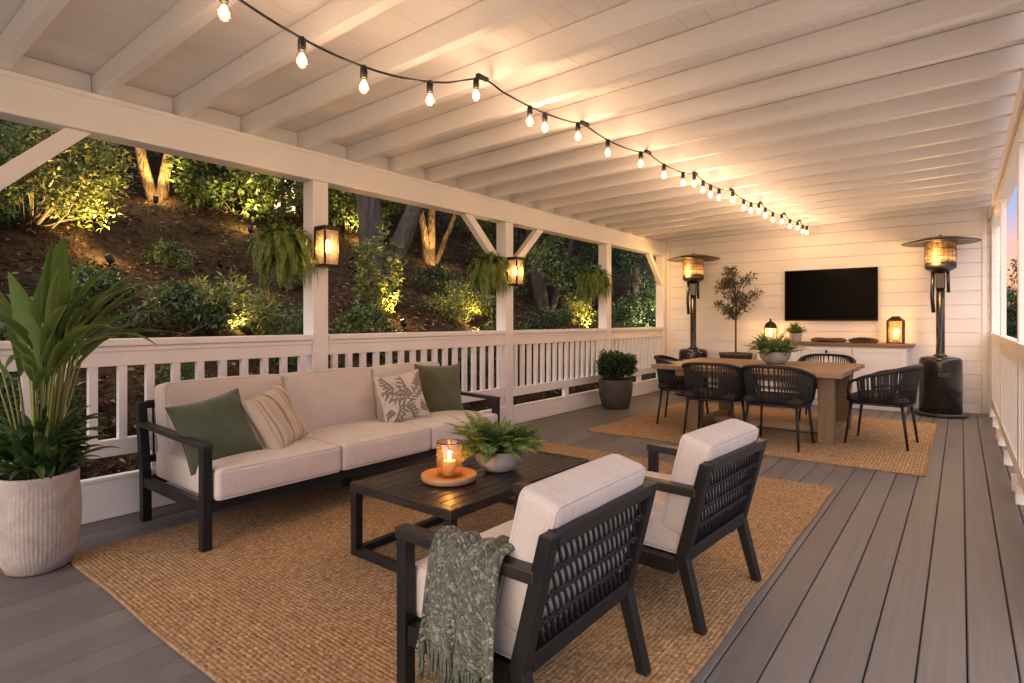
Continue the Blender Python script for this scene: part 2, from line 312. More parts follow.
# ------------------------------------------------------------------ mesh helpers
class MB:
    def __init__(s): s.v = []; s.f = []
    def add(s, vs, fs):
        n = len(s.v); s.v += [tuple(p) for p in vs]; s.f += [tuple(i+n for i in f) for f in fs]; return s
    def box(s, x0, x1, y0, y1, z0, z1):
        v = [(x0,y0,z0),(x1,y0,z0),(x1,y1,z0),(x0,y1,z0),(x0,y0,z1),(x1,y0,z1),(x1,y1,z1),(x0,y1,z1)]
        return s.add(v, [(0,3,2,1),(4,5,6,7),(0,1,5,4),(1,2,6,5),(2,3,7,6),(3,0,4,7)])
    def bar(s, p, q, w, h, up=(0,0,1), w2=None, h2=None):
        p, q, up = Vector(p), Vector(q), Vector(up); d = (q-p).normalized()
        a = d.cross(up).normalized(); b = a.cross(d).normalized()
        w2 = w if w2 is None else w2; h2 = h if h2 is None else h2
        v = []
        for c, ww, hh in ((p,w,h),(q,w2,h2)):
            v += [c-a*ww/2-b*hh/2, c+a*ww/2-b*hh/2, c+a*ww/2+b*hh/2, c-a*ww/2+b*hh/2]
        return s.add(v, [(3,2,1,0),(4,5,6,7),(0,1,5,4),(1,2,6,5),(2,3,7,6),(3,0,4,7)])
    def tube(s, pts, r, n=8, closed=False):
        pts = [Vector(p) for p in pts]; N = len(pts)
        rr = [r]*N if not hasattr(r, '__len__') else list(r)
        ref = None; rings = []
        for i, p in enumerate(pts):
            if closed: t = pts[(i+1)%N]-pts[i-1]
            else: t = pts[min(i+1,N-1)]-pts[max(i-1,0)]
            if t.length < 1e-9: t = Vector((0,0,1))
            t.normalize()
            if ref is None:
                ref = Vector((0,0,1)) if abs(t.z) < .9 else Vector((1,0,0))
            a = t.cross(ref)
            if a.length < 1e-4: a = t.cross(Vector((1,.3,0)))
            a.normalize(); b = a.cross(t).normalized(); ref = b
            rings.append([p + (a*math.cos(2*PI*k/n)+b*math.sin(2*PI*k/n))*rr[i] for k in range(n)])
        vs = [q for g in rings for q in g]; fs = []
        for i in range(N if closed else N-1):
            j = (i+1) % N
            for k in range(n):
                k2 = (k+1) % n; fs.append((i*n+k, i*n+k2, j*n+k2, j*n+k))
        if not closed: fs += [tuple(range(n-1,-1,-1)), tuple((N-1)*n+k for k in range(n))]
        return s.add(vs, fs)
    def lathe(s, prof, n=40, c=(0,0,0), fr=None, cap=False):
        vs = []; fs = []; m = len(prof)
        for k in range(n):
            a = 2*PI*k/n
            for (r, z) in prof:
                q = r*(fr(a, z) if fr else 1)
                vs.append((c[0]+q*math.cos(a), c[1]+q*math.sin(a), c[2]+z))
        for k in range(n):
            k2 = (k+1) % n
            for i in range(m-1): fs.append((k*m+i, k2*m+i, k2*m+i+1, k*m+i+1))
        return s.add(vs, fs)
    def sphere(s, c, r, n=10, m=7, sz=1.0):
        prof = [(r*math.sin(PI*i/m)+1e-5, -r*sz*math.cos(PI*i/m)) for i in range(m+1)]
        return s.lathe(prof, n, c)
    def build(s, name, mat, parent=None, smooth=False, bevel=0.0, seg=2, off=None, sub=0):
        me = bpy.data.meshes.new(name)
        vs = s.v if off is None else [(x-off[0], y-off[1], z-off[2]) for x,y,z in s.v]
        me.from_pydata(vs, [], s.f); me.update()
        return link(name, me, mat, parent, smooth, bevel, seg, sub)
def link(name, me, mat, parent=None, smooth=False, bevel=0.0, seg=2, sub=0):
    if mat is not None: me.materials.append(mat)
    if smooth: me.polygons.foreach_set('use_smooth', [True]*len(me.polygons))
    o = bpy.data.objects.new(name, me); COL.objects.link(o); o.parent = parent
    if bevel:
        b = o.modifiers.new('bevel', 'BEVEL'); b.width = bevel; b.segments = seg; b.limit_method = 'ANGLE'; b.angle_limit = .6
        if smooth is False and seg > 1: pass
    if sub:
        sm = o.modifiers.new('sub', 'SUBSURF'); sm.levels = sub; sm.render_levels = sub
    return o
def tag(o, label=None, cat=None, group=None, kind=None):
    if label: o['label'] = label
    if cat: o['category'] = cat
    if group: o['group'] = group
    if kind: o['kind'] = kind
    return o
def thing(name, label, cat, loc=(0,0,0), rz=0.0, group=None):
    o = bpy.data.objects.new(name, None); COL.objects.link(o); o.empty_display_size = .1
    o.location = loc; o.rotation_euler = (0,0,rz); tag(o, label, cat, group, 'thing'); return o
def copy_tree(o, parent=None):
    c = o.copy(); COL.objects.link(c); c.parent = parent
    for ch in list(o.children): copy_tree(ch, c)
    return c
def lamp(name, loc, energy, col, radius=.03, kind='POINT', target=None, spot=60, blend=.5):
    l = bpy.data.lights.new(name, kind); l.energy = energy; l.color = col; l.shadow_soft_size = radius
    if kind == 'SPOT': l.spot_size = math.radians(spot); l.spot_blend = blend
    o = bpy.data.objects.new(name, l); COL.objects.link(o); o.location = loc
    if target is not None: o.rotation_euler = (Vector(target)-Vector(loc)).to_track_quat('-Z','Y').to_euler()
    return o
WARM = (1.0, .60, .27)

def mesh_np(name, V, F, mat, parent=None, var=None, smooth=False):
    """V (n,3), F (m,k) numpy; var per face float attribute 'leafvar'"""
    me = bpy.data.meshes.new(name); n = len(V); m, k = F.shape
    me.vertices.add(n); me.vertices.foreach_set('co', np.ascontiguousarray(V, np.float32).ravel())
    me.loops.add(m*k); me.loops.foreach_set('vertex_index', np.ascontiguousarray(F, np.int32).ravel())
    me.polygons.add(m); me.polygons.foreach_set('loop_start', np.arange(0, m*k, k, dtype=np.int32))
    me.update(calc_edges=True); me.validate()
    if var is not None:
        a = me.attributes.new('leafvar', 'FLOAT', 'FACE'); a.data.foreach_set('value', np.ascontiguousarray(var, np.float32))
    return link(name, me, mat, parent, smooth)

def norm(a): return a/np.maximum(np.linalg.norm(a, axis=1, keepdims=True), 1e-9)
def leaf_arrays(pos, dirs, nrm, ln, wd, fold=.25, droop=.15):
    """folded leaves, two quads each: base, shoulders, tip"""
    d = norm(dirs); s = norm(np.cross(d, nrm)); u = np.cross(s, d)
    ln = ln[:,None]; wd = wd[:,None]; N = len(pos)
    p0 = pos; p1 = pos + d*ln*.45 + u*ln*.04; p2 = pos + d*ln - u*ln*droop
    l1 = pos + d*ln*.38 - s*wd*.5 + u*wd*fold; r1 = pos + d*ln*.38 + s*wd*.5 + u*wd*fold
    V = np.stack([p0, p1, p2, l1, r1], 1).reshape(-1, 3)
    b = (np.arange(N)*5)[:,None]
    F = np.concatenate([np.hstack([b, b+4, b+2, b+1]), np.hstack([b, b+1, b+2, b+3])], 0)
    return V, F
class Leaves:
    def __init__(s): s.V = []; s.F = []; s.var = []; s.n = 0
    def add(s, pos, dirs, nrm, ln, wd, var, fold=.25, droop=.15):
        V, F = leaf_arrays(pos, dirs, nrm, ln, wd, fold, droop)
        s.V.append(V); s.F.append(F+s.n); s.n += len(V); s.var.append(np.concatenate([var, var]))
    def raw(s, V, F, var):
        s.V.append(V); s.F.append(F+s.n); s.n += len(V); s.var.append(var)
    def build(s, name, mat, parent=None, smooth=False):
        return mesh_np(name, np.concatenate(s.V), np.concatenate(s.F), mat, parent, np.concatenate(s.var), smooth)

def rnd_dirs(n, rng): return norm(rng.normal(size=(n,3)))

def crown(L, centers, per, rad, size, rng, up=.2, aspect=.5, clumpvar=.25, flat=.8):
    for c in centers:
        c = np.asarray(c, float); k = max(4, int(per*rng.uniform(.6,1.35))); r = rad*rng.uniform(.65,1.3)
        off = rnd_dirs(k, rng)*(rng.uniform(0,1,(k,1))**.5)*r*np.array([1,1,flat])
        d = norm(off/r + rng.normal(size=(k,3))*.55 + np.array([0,0,up]))
        nr = norm(rng.normal(size=(k,3))*.6 + np.array([0,0,1.0]))
        ln = size*rng.uniform(.6,1.3,k); base = rng.uniform(.5-clumpvar,.5+clumpvar)
        L.add(c+off, d, nr, ln, ln*aspect*rng.uniform(.8,1.2,k), np.clip(base+rng.normal(size=k)*.22,0,1))

def limb(mb, p, q, r0, r1, rng, bend=.12, seg=6, n=8):
    p, q = np.asarray(p,float), np.asarray(q,float); Lg = np.linalg.norm(q-p)
    o1 = rng.normal(size=3)*bend*Lg
    pts = []
    for i in range(seg+1):
        t = i/seg; pts.append(tuple(p+(q-p)*t + o1*math.sin(PI*t)*(.6+.4*t) + (rng.normal(size=3)*bend*.12*Lg if 0 < i < seg else 0)))
    mb.tube(pts, [r0+(r1-r0)*(i/seg) for i in range(seg+1)], n)
    return pts

# ------------------------------------------------------------------ terrain
def hill(x, y):
    s = -x - 4.55
    h = .5*max(s, 0.0) - .12 if s > 0 else -.12
    h = h + .12*min(max(s,0),1)
    w = min(max(s,0)/2.0, 1)
    h += w*(.14*math.sin(x*1.3+y*.7)+.10*math.sin(y*1.7-x*.5)+.05*math.sin(x*4.1+y*3.3))
    return h
def terrain():
    xs = np.concatenate([np.arange(-46,-14,1.6), np.arange(-14,-4.3,.22), np.array([-4.3,-4.0,-2,0,2,5,10,20,40,90,200,400.])])
    ys = np.concatenate([np.array([-120,-60,-30,-15.]), np.arange(-8,18,.26), np.arange(18,70,2.0), np.array([80,120,200,400.])])
    V = np.array([(x, y, hill(x,y) if x < -4.3 else -.12-min((x+4.3)*.4,.6)) for x in xs for y in ys], float)
    fine = (V[:,0] < -4.6) & (V[:,0] > -14); V[fine,2] += NR.normal(size=fine.sum())*.018
    ny = len(ys); F = np.array([(i*ny+j, (i+1)*ny+j, (i+1)*ny+j+1, i*ny+j+1) for i in range(len(xs)-1) for j in range(ny-1)])
    mid = V[F].mean(1)
    hillF = F[mid[:,0] < -4.15]; flatF = F[mid[:,0] >= -4.15]
    def sub(F_, name, mat):
        u, inv = np.unique(F_, return_inverse=True)
        tag(mesh_np(name, V[u], inv.reshape(F_.shape), mat, None, None, True), kind='structure')
    sub(hillF, 'hillside', M['mulch']); sub(flatF, 'lawn_ground', M['grass'])
terrain()
def litter():
    rng = np.random.default_rng(5); n = 26000
    x = -4.6 - rng.uniform(0,1,n)**1.5*8.5; y = rng.uniform(-2, 15, n)
    z = np.array([hill(a,b) for a,b in zip(x,y)]) + .012
    pos = np.stack([x,y,z],1); d = rng.normal(size=(n,3))*np.array([1,1,.25]); d[:,2] += d[:,0]*-.3
    nr = norm(rng.normal(size=(n,3))*.45+np.array([.4,0,1])); ln = rng.uniform(.03,.12,n)
    L = Leaves(); L.add(pos, d, nr, ln, ln*rng.uniform(.2,.55,n), rng.uniform(0,1,n)**1.3, .15, .05)
    tag(L.build('leaf_litter', M['litter']), 'brown mulch chips and fallen leaves covering the hillside', 'leaf litter', kind='stuff')
litter()

# ------------------------------------------------------------------ deck
def deck():
    V = []; F = []; var = []; pitch = .138; gap = .0048
    k0 = int(math.floor((-4.03-.017)/pitch)); n = 0
    x = .017 + k0*pitch; rng = random.Random(3)
    while x < .52:
        a, b = x+gap/2, x+pitch-gap/2
        y = -1.95
        while y < 9.58:
            y2 = 9.58
            if 9.58-y2 < .5: y2 = 9.58
            c = rng.random(); z0 = -.03; z1 = 0.0; e = .004
            V += [(a,y+.001,z0),(b,y+.001,z0),(b,y2-.001,z0),(a,y2-.001,z0),(a,y+.001,z1-e),(b,y+.001,z1-e),(b,y2-.001,z1-e),(a,y2-.001,z1-e),
                  (a+e,y+.001,z1),(b-e,y+.001,z1),(b-e,y2-.001,z1),(a+e,y2-.001,z1)]
            f = [(8,9,10,11),(4,5,9,8),(5,6,10,9),(6,7,11,10),(7,4,8,11),(0,1,5,4),(1,2,6,5),(2,3,7,6),(3,0,4,7)]
            F += [tuple(i+n for i in q) for q in f]; var += [c]*len(f); n += 12; y = y2
        x += pitch
    me = bpy.data.meshes.new('deck_floor'); me.from_pydata(V, [], F); me.update()
    a = me.attributes.new('board','FLOAT','FACE'); a.data.foreach_set('value', var)
    tag(link('deck_floor', me, M['deck']), kind='structure')
    tag(MB().box(-4.05,.55,-1.95,9.6,-.11,-.05).build('deck_joists', M['black']), kind='structure')
deck()
tag(MB().add([(-4.2,-30,-.09),(9,-30,-.09),(9,13,-.09),(.62,13,-.09),(.62,-1.99,-.09),(-4.2,-1.99,-.09)]+[(-4.2,-30,-.7),(9,-30,-.7),(9,13,-.7),(.62,13,-.7),(.62,-1.99,-.7),(-4.2,-1.99,-.7)],[(0,1,2,3,4,5),(0,6,7,1),(1,7,8,2),(2,8,9,3),(3,9,10,4),(4,10,11,5),(5,11,6,0)]).build('bounce_paving', M['bounce_slab'], None), kind='structure')  # added pale ground, mostly out of view, bounces light up onto the ceiling

# ------------------------------------------------------------------ porch roof, posts, beams
XL = -4.05; XR = .30
PY = [.23, 2.68, 5.13, 7.48]          # left posts
RY = [7.42, 5.20, 2.95, .75]          # right posts
def rz_(x): return 2.55 + .0195*(x+4.05)
roof = thing('porch_roof', 'white timber porch roof with open rafters, beams and posts', 'porch roof', (-1.9,4,0))
ro = (-1.9,4,0)
def ceiling():
    mb = MB(); x = -4.6; rng = random.Random(4); w = .133
    while x < .30:
        z0, z1 = rz_(x)+.14, rz_(x+w)+.14; dz = rng.uniform(0,.002)
        a, b = x+.0007, x+w-.0007
        v = [(a,-1.6,z0+dz),(b,-1.6,z1+dz),(b,9.7,z1+dz),(a,9.7,z0+dz),(a,-1.6,z0+.03),(b,-1.6,z1+.03),(b,9.7,z1+.03),(a,9.7,z0+.03)]
        mb.add(v, [(0,3,2,1),(4,5,6,7),(0,1,5,4),(1,2,6,5),(2,3,7,6),(3,0,4,7)]); x += w
    mb.build('ceiling_boards', M['ceil'], roof, off=ro)
    MB().add([(-4.9,-1.9,rz_(-4.9)+.19),(.42,-1.9,rz_(.42)+.19),(.42,9.9,rz_(.42)+.19),(-4.9,9.9,rz_(-4.9)+.19),
              (-4.9,-1.9,rz_(-4.9)+.24),(.42,-1.9,rz_(.42)+.24),(.42,9.9,rz_(.42)+.24),(-4.9,9.9,rz_(-4.9)+.24)],
             [(0,3,2,1),(4,5,6,7),(0,1,5,4),(1,2,6,5),(2,3,7,6),(3,0,4,7)]).build('roof_deck', M['lead'], roof, off=ro)
ceiling()
def rafters():
    first = None; ys = [.735+.455*k for k in range(-5, 20)]
    for y in ys:
        if y > 9.45: break
        if first is None:
            mb = MB(); a, b = -4.45, .385
            mb.add([(a,-.03,rz_(a)),(b,-.03,rz_(b)),(b,.03,rz_(b)),(a,.03,rz_(a)),(a,-.03,rz_(a)+.138),(b,-.03,rz_(b)+.138),(b,.03,rz_(b)+.138),(a,.03,rz_(a)+.138)],
                   [(0,3,2,1),(4,5,6,7),(0,1,5,4),(1,2,6,5),(2,3,7,6),(3,0,4,7)])
            first = mb.build('rafter', M['paint_h'], roof, bevel=.005, off=(ro[0],0,0)); o = first
        else:
            o = first.copy(); COL.objects.link(o); o.parent = roof
        o.location = (0, y-ro[1], 0)
    bl = None
    for i, y in enumerate(ys[:-1]):
        if y > 9.0: break
        if bl is None:
            bl = MB().box(-4.19,-4.135,-.194,.194,2.548,2.684).build('rafter_blocking', M['paint'], roof, off=(ro[0],0,0)); o = bl
        else:
            o = bl.copy(); COL.objects.link(o); o.parent = roof
        o.location = (0, y+.2275-ro[1], 0)
rafters()
MB().box(XL-.16,XL,-1.6,9.545,2.32,2.546).build('header_beam', M['paint'], roof, bevel=.006, off=ro)
MB().box(XL,XL+.012,-1.6,9.545,2.515,2.5465).build('beam_trim', M['paint'], roof, bevel=.003, off=ro)
MB().box(XR,XR+.09,-1.6,9.545,2.40,2.628).build('side_beam', M['paint'], roof, bevel=.006, off=ro)
MB().box(XR-.025,XR-.002,-1.6,9.545,2.50,2.628).build('beam_trim', M['paint'], roof, bevel=.003, off=ro)
for y in PY:
    MB().box(XL-.145,XL-.004,y-.07,y+.07,-.02,2.319).build('post', M['paint'], roof, bevel=.006, off=ro)
MB().box(XL-.145,XL-.004,9.42,9.545,-.02,2.319).build('post', M['paint'], roof, bevel=.006, off=ro)
for y in RY + [9.49]:
    MB().box(XR+.004,XR+.049,y-.045,y+.045,-.02,2.399).build('post', M['paint'], roof, bevel=.006, off=ro)
def brace(y0, y1, z0, z1):
    d = Vector((0,y1-y0,z1-z0)).normalized()*.05
    MB().bar((XL-.06,y0-d.y,z0-d.z),(XL-.06,y1+d.y,z1+d.z),.07,.10,up=(1,0,0)).build('brace', M['paint'], roof, bevel=.005, off=ro)
def brace2(y0, y1, z0, z1, w=.095):
    # mitred ends: vertical at the post (y0), horizontal at the beam (y1,z1)
    s = 1 if y1 > y0 else -1
    k = w*1.25
    x0, x1 = XL-.105, XL-.03
    pr = [(y0,z0-k),(y0,z0),(y1-s*k*abs(y1-y0)/(z1-z0)*.0-s*0, z1),(y1+s*k*abs(y1-y0)/(z1-z0), z1)]
    v = [(x0,*p) for p in pr]+[(x1,*p) for p in pr]
    MB().add(v, [(0,1,2,3),(7,6,5,4),(0,4,5,1),(1,5,6,2),(2,6,7,3),(3,7,4,0)]).build('brace', M['paint'], roof, bevel=.004, off=ro)
brace2(.305,1.015,1.60,2.318,.105)
brace2(5.055,4.54,1.85,2.318); brace2(5.205,5.72,1.85,2.318)
brace2(9.418,9.02,1.93,2.318)

# ------------------------------------------------------------------ back wall
wall = thing('back_wall', 'white shiplap end wall behind the television and console', 'wall', (-1.9,9.6,0)); wo = (-1.9,9.6,0)
def shiplap():
    mb = MB(); z = -.05; h = .182; rng = random.Random(8)
    while z < 2.86:
        d = rng.uniform(0,.003)
        mb.box(-4.2,.44,9.55-d,9.575,z,z+h-.0035); z += h
    mb.build('shiplap_boards', M['paint_h'], wall, bevel=.002, seg=1, off=wo)
    MB().box(-4.2,.44,9.577,9.68,-.1,2.85).build('wall_core', M['paint'], wall, off=wo)
    MB().box(.215,.262,9.525,9.546,0,2.6).build('corner_trim', M['paint'], wall, bevel=.003, off=wo); MB().box(-4.044,-3.99,9.525,9.546,0,2.54).build('corner_trim', M['paint'], wall, bevel=.003, off=wo)
shiplap()

# ------------------------------------------------------------------ railings
def railing(name, label, x, sx, y0, y1, top, nb, low, skirt, group):
    """sx=+1: inner face looks to +x (left rail); -1 right rail"""
    yc = (y0+y1)/2; o_ = (x, yc, 0); t = thing('railing', label, 'railing', o_, 0, group)
    def bx(a, b, ya, yb, za, zb, nm, bev=.004):
        xa, xb = sorted((x-sx*a, x-sx*b)); return MB().box(xa,xb,ya,yb,za,zb).build(nm, M['paint'], t, bevel=bev, off=o_)
    bx(-.012,.16 if sx > 0 else .055,y0,y1,top-.042,top,'top_rail',.006)
    bx(.012,.06,y0,y1,top-.165,top-.0425,'rail_board')
    bx(.004,.058,y0,y1,top-.075,top-.0430,'rail_moulding',.003)
    zb = low+.10
    bx(.008,.062,y0,y1,low,zb,'bottom_rail')
    pitch = (y1-y0)/nb
    b0 = None
    for i in range(nb):
        y = y0+pitch*(i+.5)
        if b0 is None:
            w = .0235
            b0 = MB().box(-.021,.021,-w,w,zb-.002,top-.16).build('baluster', M['paint'], t, bevel=.003); b = b0
        else:
            b = b0.copy(); COL.objects.link(b); b.parent = t
        b.location = (-sx*.036, y-yc, 0)
    if skirt:
        bx(.0,.045,y0,y1,0.002,skirt,'skirting_board',.006)
        bx(-.006,.05,y0,y1,skirt,skirt+.022,'skirting_cap',.003)
        for yy in (y0+(y1-y0)*.52, y1-.07): bx(.01,.06,yy-.045,yy+.045,skirt+.022,low,'support_block')
    else:
        for yy in (y0+.12, y0+(y1-y0)*.5, y1-.12): bx(-.02,.06,yy-.05,yy+.05,.0,low,'support_block')
    return t
GL = 'white railings between the hillside posts'; GR = 'white railings on the open lawn side'
railing('railing','white railing panel behind the potted plant and the sofa left half',XL,1,.305,2.605,1.086,15,.375,.235,GL)
railing('railing','white railing panel behind the sofa right half, between lantern posts',XL,1,2.755,5.055,1.086,16,.345,.20,GL)
railing('railing','white railing panel behind the dark grey shrub pot',XL,1,5.205,7.405,1.086,16,.325,.195,GL)
railing('railing','white railing panel next to the back wall, left of the far heater',XL,1,7.555,9.415,1.086,14,.325,.195,GL)
railing('railing','white railing panel cut by the left picture edge, nearest the camera',XL,1,-1.6,.155,1.086,12,.375,.235,GL)
railing('railing','white side railing panel beside the tall heater at the back corner',XR,-1,7.48,9.43,1.055,14,.11,0,GR)
railing('railing','white side railing panel second from the back wall at right edge',XR,-1,5.26,7.36,1.055,15,.11,0,GR)
railing('railing','nearest white side railing panel, cut by the right picture edge',XR,-1,3.01,5.14,1.055,15,.11,0,GR)

# ------------------------------------------------------------------ rugs
def rug(name, label, mat, x0, x1, y0, y1, h, rz=0):
    cx, cy = (x0+x1)/2, (y0+y1)/2; rng = np.random.default_rng(2)
    t = thing(name, label, 'rug', (cx,cy,0.001), rz)
    nx, ny = int((x1-x0)/.06), int((y1-y0)/.06); w, d = (x1-x0)/2, (y1-y0)/2
    V = []; 
    for i in range(nx+1):
        for j in range(ny+1):
            u, v = -w+2*w*i/nx, -d+2*d*j/ny
            ex = .004*math.sin(v*7+u)+.003*math.sin(v*19); ey = .004*math.sin(u*6)+.003*math.sin(u*17+1)
            V.append((u+ex*(abs(u)>w-.03), v+ey*(abs(v)>d-.03), h+.0012*math.sin(u*5+v*3)+rng.normal()*.0006))
    F = [(i*(ny+1)+j,(i+1)*(ny+1)+j,(i+1)*(ny+1)+j+1,i*(ny+1)+j+1) for i in range(nx) for j in range(ny)]
    mb = MB(); mb.add(V, F)
    mb.build('weave', mat, t, True)
    pts = []
    n = 60
    for i in range(n): pts.append((-w+2*w*i/n, -d+.004*math.sin((-w+2*w*i/n)*6), h*.5))
    for i in range(n): pts.append((w+.004*math.sin((-d+2*d*i/n)*7), -d+2*d*i/n, h*.5))
    for i in range(n): pts.append((w-2*w*i/n, d+.004*math.sin((w-2*w*i/n)*6), h*.5))
    for i in range(n): pts.append((-w+.004*math.sin((d-2*d*i/n)*7), d-2*d*i/n, h*.5))
    MB().tube(pts, h*.62, 8, True).build('edge_braid', M['jute_edge'], t, True)
    return t
rug('area_rug','large natural jute rug under the sofa, coffee table and armchairs',M['jute'],-3.56,-.71,.89,4.60,.012)
rug('area_rug','ribbed jute rug under the dining table and chairs',M['jute2'],-3.19,-.22,5.40,8.22,.010)

# ------------------------------------------------------------------ cushions
def rbox(w, d, h, r, crown_=.02, seed=0, wr=.004, n=14):
    """rounded cushion grid, centre at origin: returns verts, faces"""
    rng = random.Random(seed); ph = [rng.uniform(0,6) for _ in range(6)]
    half = (w/2, d/2, h/2)
    def par(L_):
        e = r/L_ if L_ > 0 else .2; e = min(e,.45)
        return [-1,-1+e*.12,-1+e*.35,-1+e*.7,-1+e] + [(-1+e)+(2-2*e)*k/n for k in range(1,n)] + [1-e,1-e*.7,1-e*.35,1-e*.12,1]
    pv = [par(x) for x in half]; idx = {}; V = []; F = []
    def vid(p):
        key = tuple(round(c,5) for c in p)
        if key in idx: return idx[key]
        q = [p[i]*half[i] for i in range(3)]
        inn = [max(-half[i]+min(r,half[i]*.98), min(half[i]-min(r,half[i]*.98), q[i])) for i in range(3)]
        dv = Vector([q[i]-inn[i] for i in range(3)])
        if dv.length > 1e-7: dv = dv.normalized()*r
        u, v, t = p
        x, y, z = inn[0]+dv.x, inn[1]+dv.y, inn[2]+dv.z
        cr = crown_*(1-u*u)*(1-v*v); z += cr*(1 if t > 0 else -.3)*abs(t)
        x += (1-v*v)*(1-t*t)*crown_*.45*u; y += (1-u*u)*(1-t*t)*crown_*.45*v
        wz = wr*(math.sin(x*11+ph[0]+2*math.sin(y*7+ph[1]))*.5+math.sin(y*13+ph[2]+1.5*math.sin(x*9+ph[3]))*.5+.4*math.sin((x+y)*27+ph[4]))
        z += wz*(1-.6*max(abs(u),abs(v)))
        idx[key] = len(V); V.append((x,y,z)); return idx[key]
    for ax in range(3):
        a, b = [(1,2),(2,0),(0,1)][ax]
        for sgn in (-1,1):
            A, B = pv[a], pv[b]
            for i in range(len(A)-1):
                for j in range(len(B)-1):
                    q = []
                    for (ii,jj) in ((i,j),(i+1,j),(i+1,j+1),(i,j+1)):
                        p = [0,0,0]; p[ax] = sgn; p[a] = A[ii]; p[b] = B[jj]; q.append(vid(p))
                    if sgn < 0: q = q[::-1]
                    F.append(tuple(q))
    return V, F
def cushion(name, w, d, h, mat, parent, loc, rot=(0,0,0), r=.04, crown_=.025, seed=0, wr=.004):
    V, F = rbox(w,d,h,r,crown_,seed,wr); mb = MB(); mb.add(V,F); o = mb.build(name, mat, parent, True)
    o.location = loc; o.rotation_euler = rot
    # piping along the top and bottom edges
    for sz in (1,-1):
        pts = []; a, b = w/2-r*.30, d/2-r*.30; z = sz*(h/2-r*.30); c = r*.9
        for (cx,cy,a0) in ((a-c,b-c,0),(-a+c,b-c,PI/2),(-a+c,-b+c,PI),(a-c,-b+c,1.5*PI)):
            for k in range(6):
                t = a0+PI/2*k/5; pts.append((cx+c*math.cos(t), cy+c*math.sin(t), z))
        full = []
        for i in range(len(pts)):
            p, q = Vector(pts[i]), Vector(pts[(i+1)%len(pts)])
            m = max(1,int((q-p).length/.05))
            for k in range(m):
                v = p+(q-p)*k/m
                u_, v_ = v.x/(w/2), v.y/(d/2)
                v.x += (1-min(1,v_*v_))*crown_*.12*u_; v.y += (1-min(1,u_*u_))*crown_*.12*v_
                full.append(v)
        MB().tube(full, .0045, 6, True).build('piping', mat, o, True)
    return o

# ------------------------------------------------------------------ sofa (local: x forward, y along, origin at centre)
def sofa():
    t = thing('sofa','long black framed sofa with three oatmeal seat and back cushions','sofa',(-3.47,2.53,0))
    Ln = 2.40; y0, y1 = -Ln/2, Ln/2; xf, xb = .42, -.42; k = M['black']
    for y in (y0+.025, y1-.025):
        MB().box(xf-.052,xf,y-.025,y+.025,0,.535).build('leg', k, t, bevel=.004)
        mb = MB(); mb.bar((xb+.03,y,.0),(xb+.02,y,.30),.05,.055,up=(1,0,0)); mb.bar((xb+.02,y,.29),(xb-.05,y,.70),.05,.055,up=(1,0,0))
        mb.build('leg', k, t, bevel=.004)
        mb = MB(); mb.bar((xb-.02,y,.575),(xf+.002,y,.545),.055,.028); mb.build('armrest', M['blackwood'], t, bevel=.005)
        MB().box(xb+.05,xf-.055,y-.02,y+.02,.205,.262).build('side_rail', k, t, bevel=.003)
    mb = MB().box(xf-.05,xf-.008,y0+.052,y1-.052,.205,.262); mb.build('front_rail', k, t, bevel=.003)
    MB().box(xb,xb+.045,y0+.052,y1-.052,.205,.262).build('rear_rail', k, t, bevel=.003)
    mb = MB(); mb.bar((xb-.048,y0+.052,.685),(xb-.048,y1-.052,.685),.035,.045); mb.bar((xb+.0,y0+.052,.36),(xb+.0,y1-.052,.36),.03,.04)
    for i in range(64):
        y = y0+.08+(Ln-.16)*i/63; mb.tube([(xb+.0,y,.37),(xb-.045,y+.01,.67)],.006,5)
    mb.build('back_frame', M['rope'], t)
    MB().box(-.05,-.01,-.025,.025,0,.205).build('leg', k, t, bevel=.003)
    for y in (-.4,.4): MB().box(xb+.05,xf-.055,y-.02,y+.02,.21,.25).build('cross_slat', k, t)
    w = (Ln-.11)/3
    for i in range(3):
        yc = y0+.055+w*(i+.5)
        cushion('seat_cushion', .80, w-.006, .165, M['linen'], t, (.055,yc,.262+.0825), (0,0,0), .026, .016, 10+i, .0055)
        cushion('back_cushion', .44, w-.012, .165, M['linen'], t, (-.27,yc,.605), (0,PI/2-.17,0), .032, .026, 20+i, .008)
    return t
sofa()

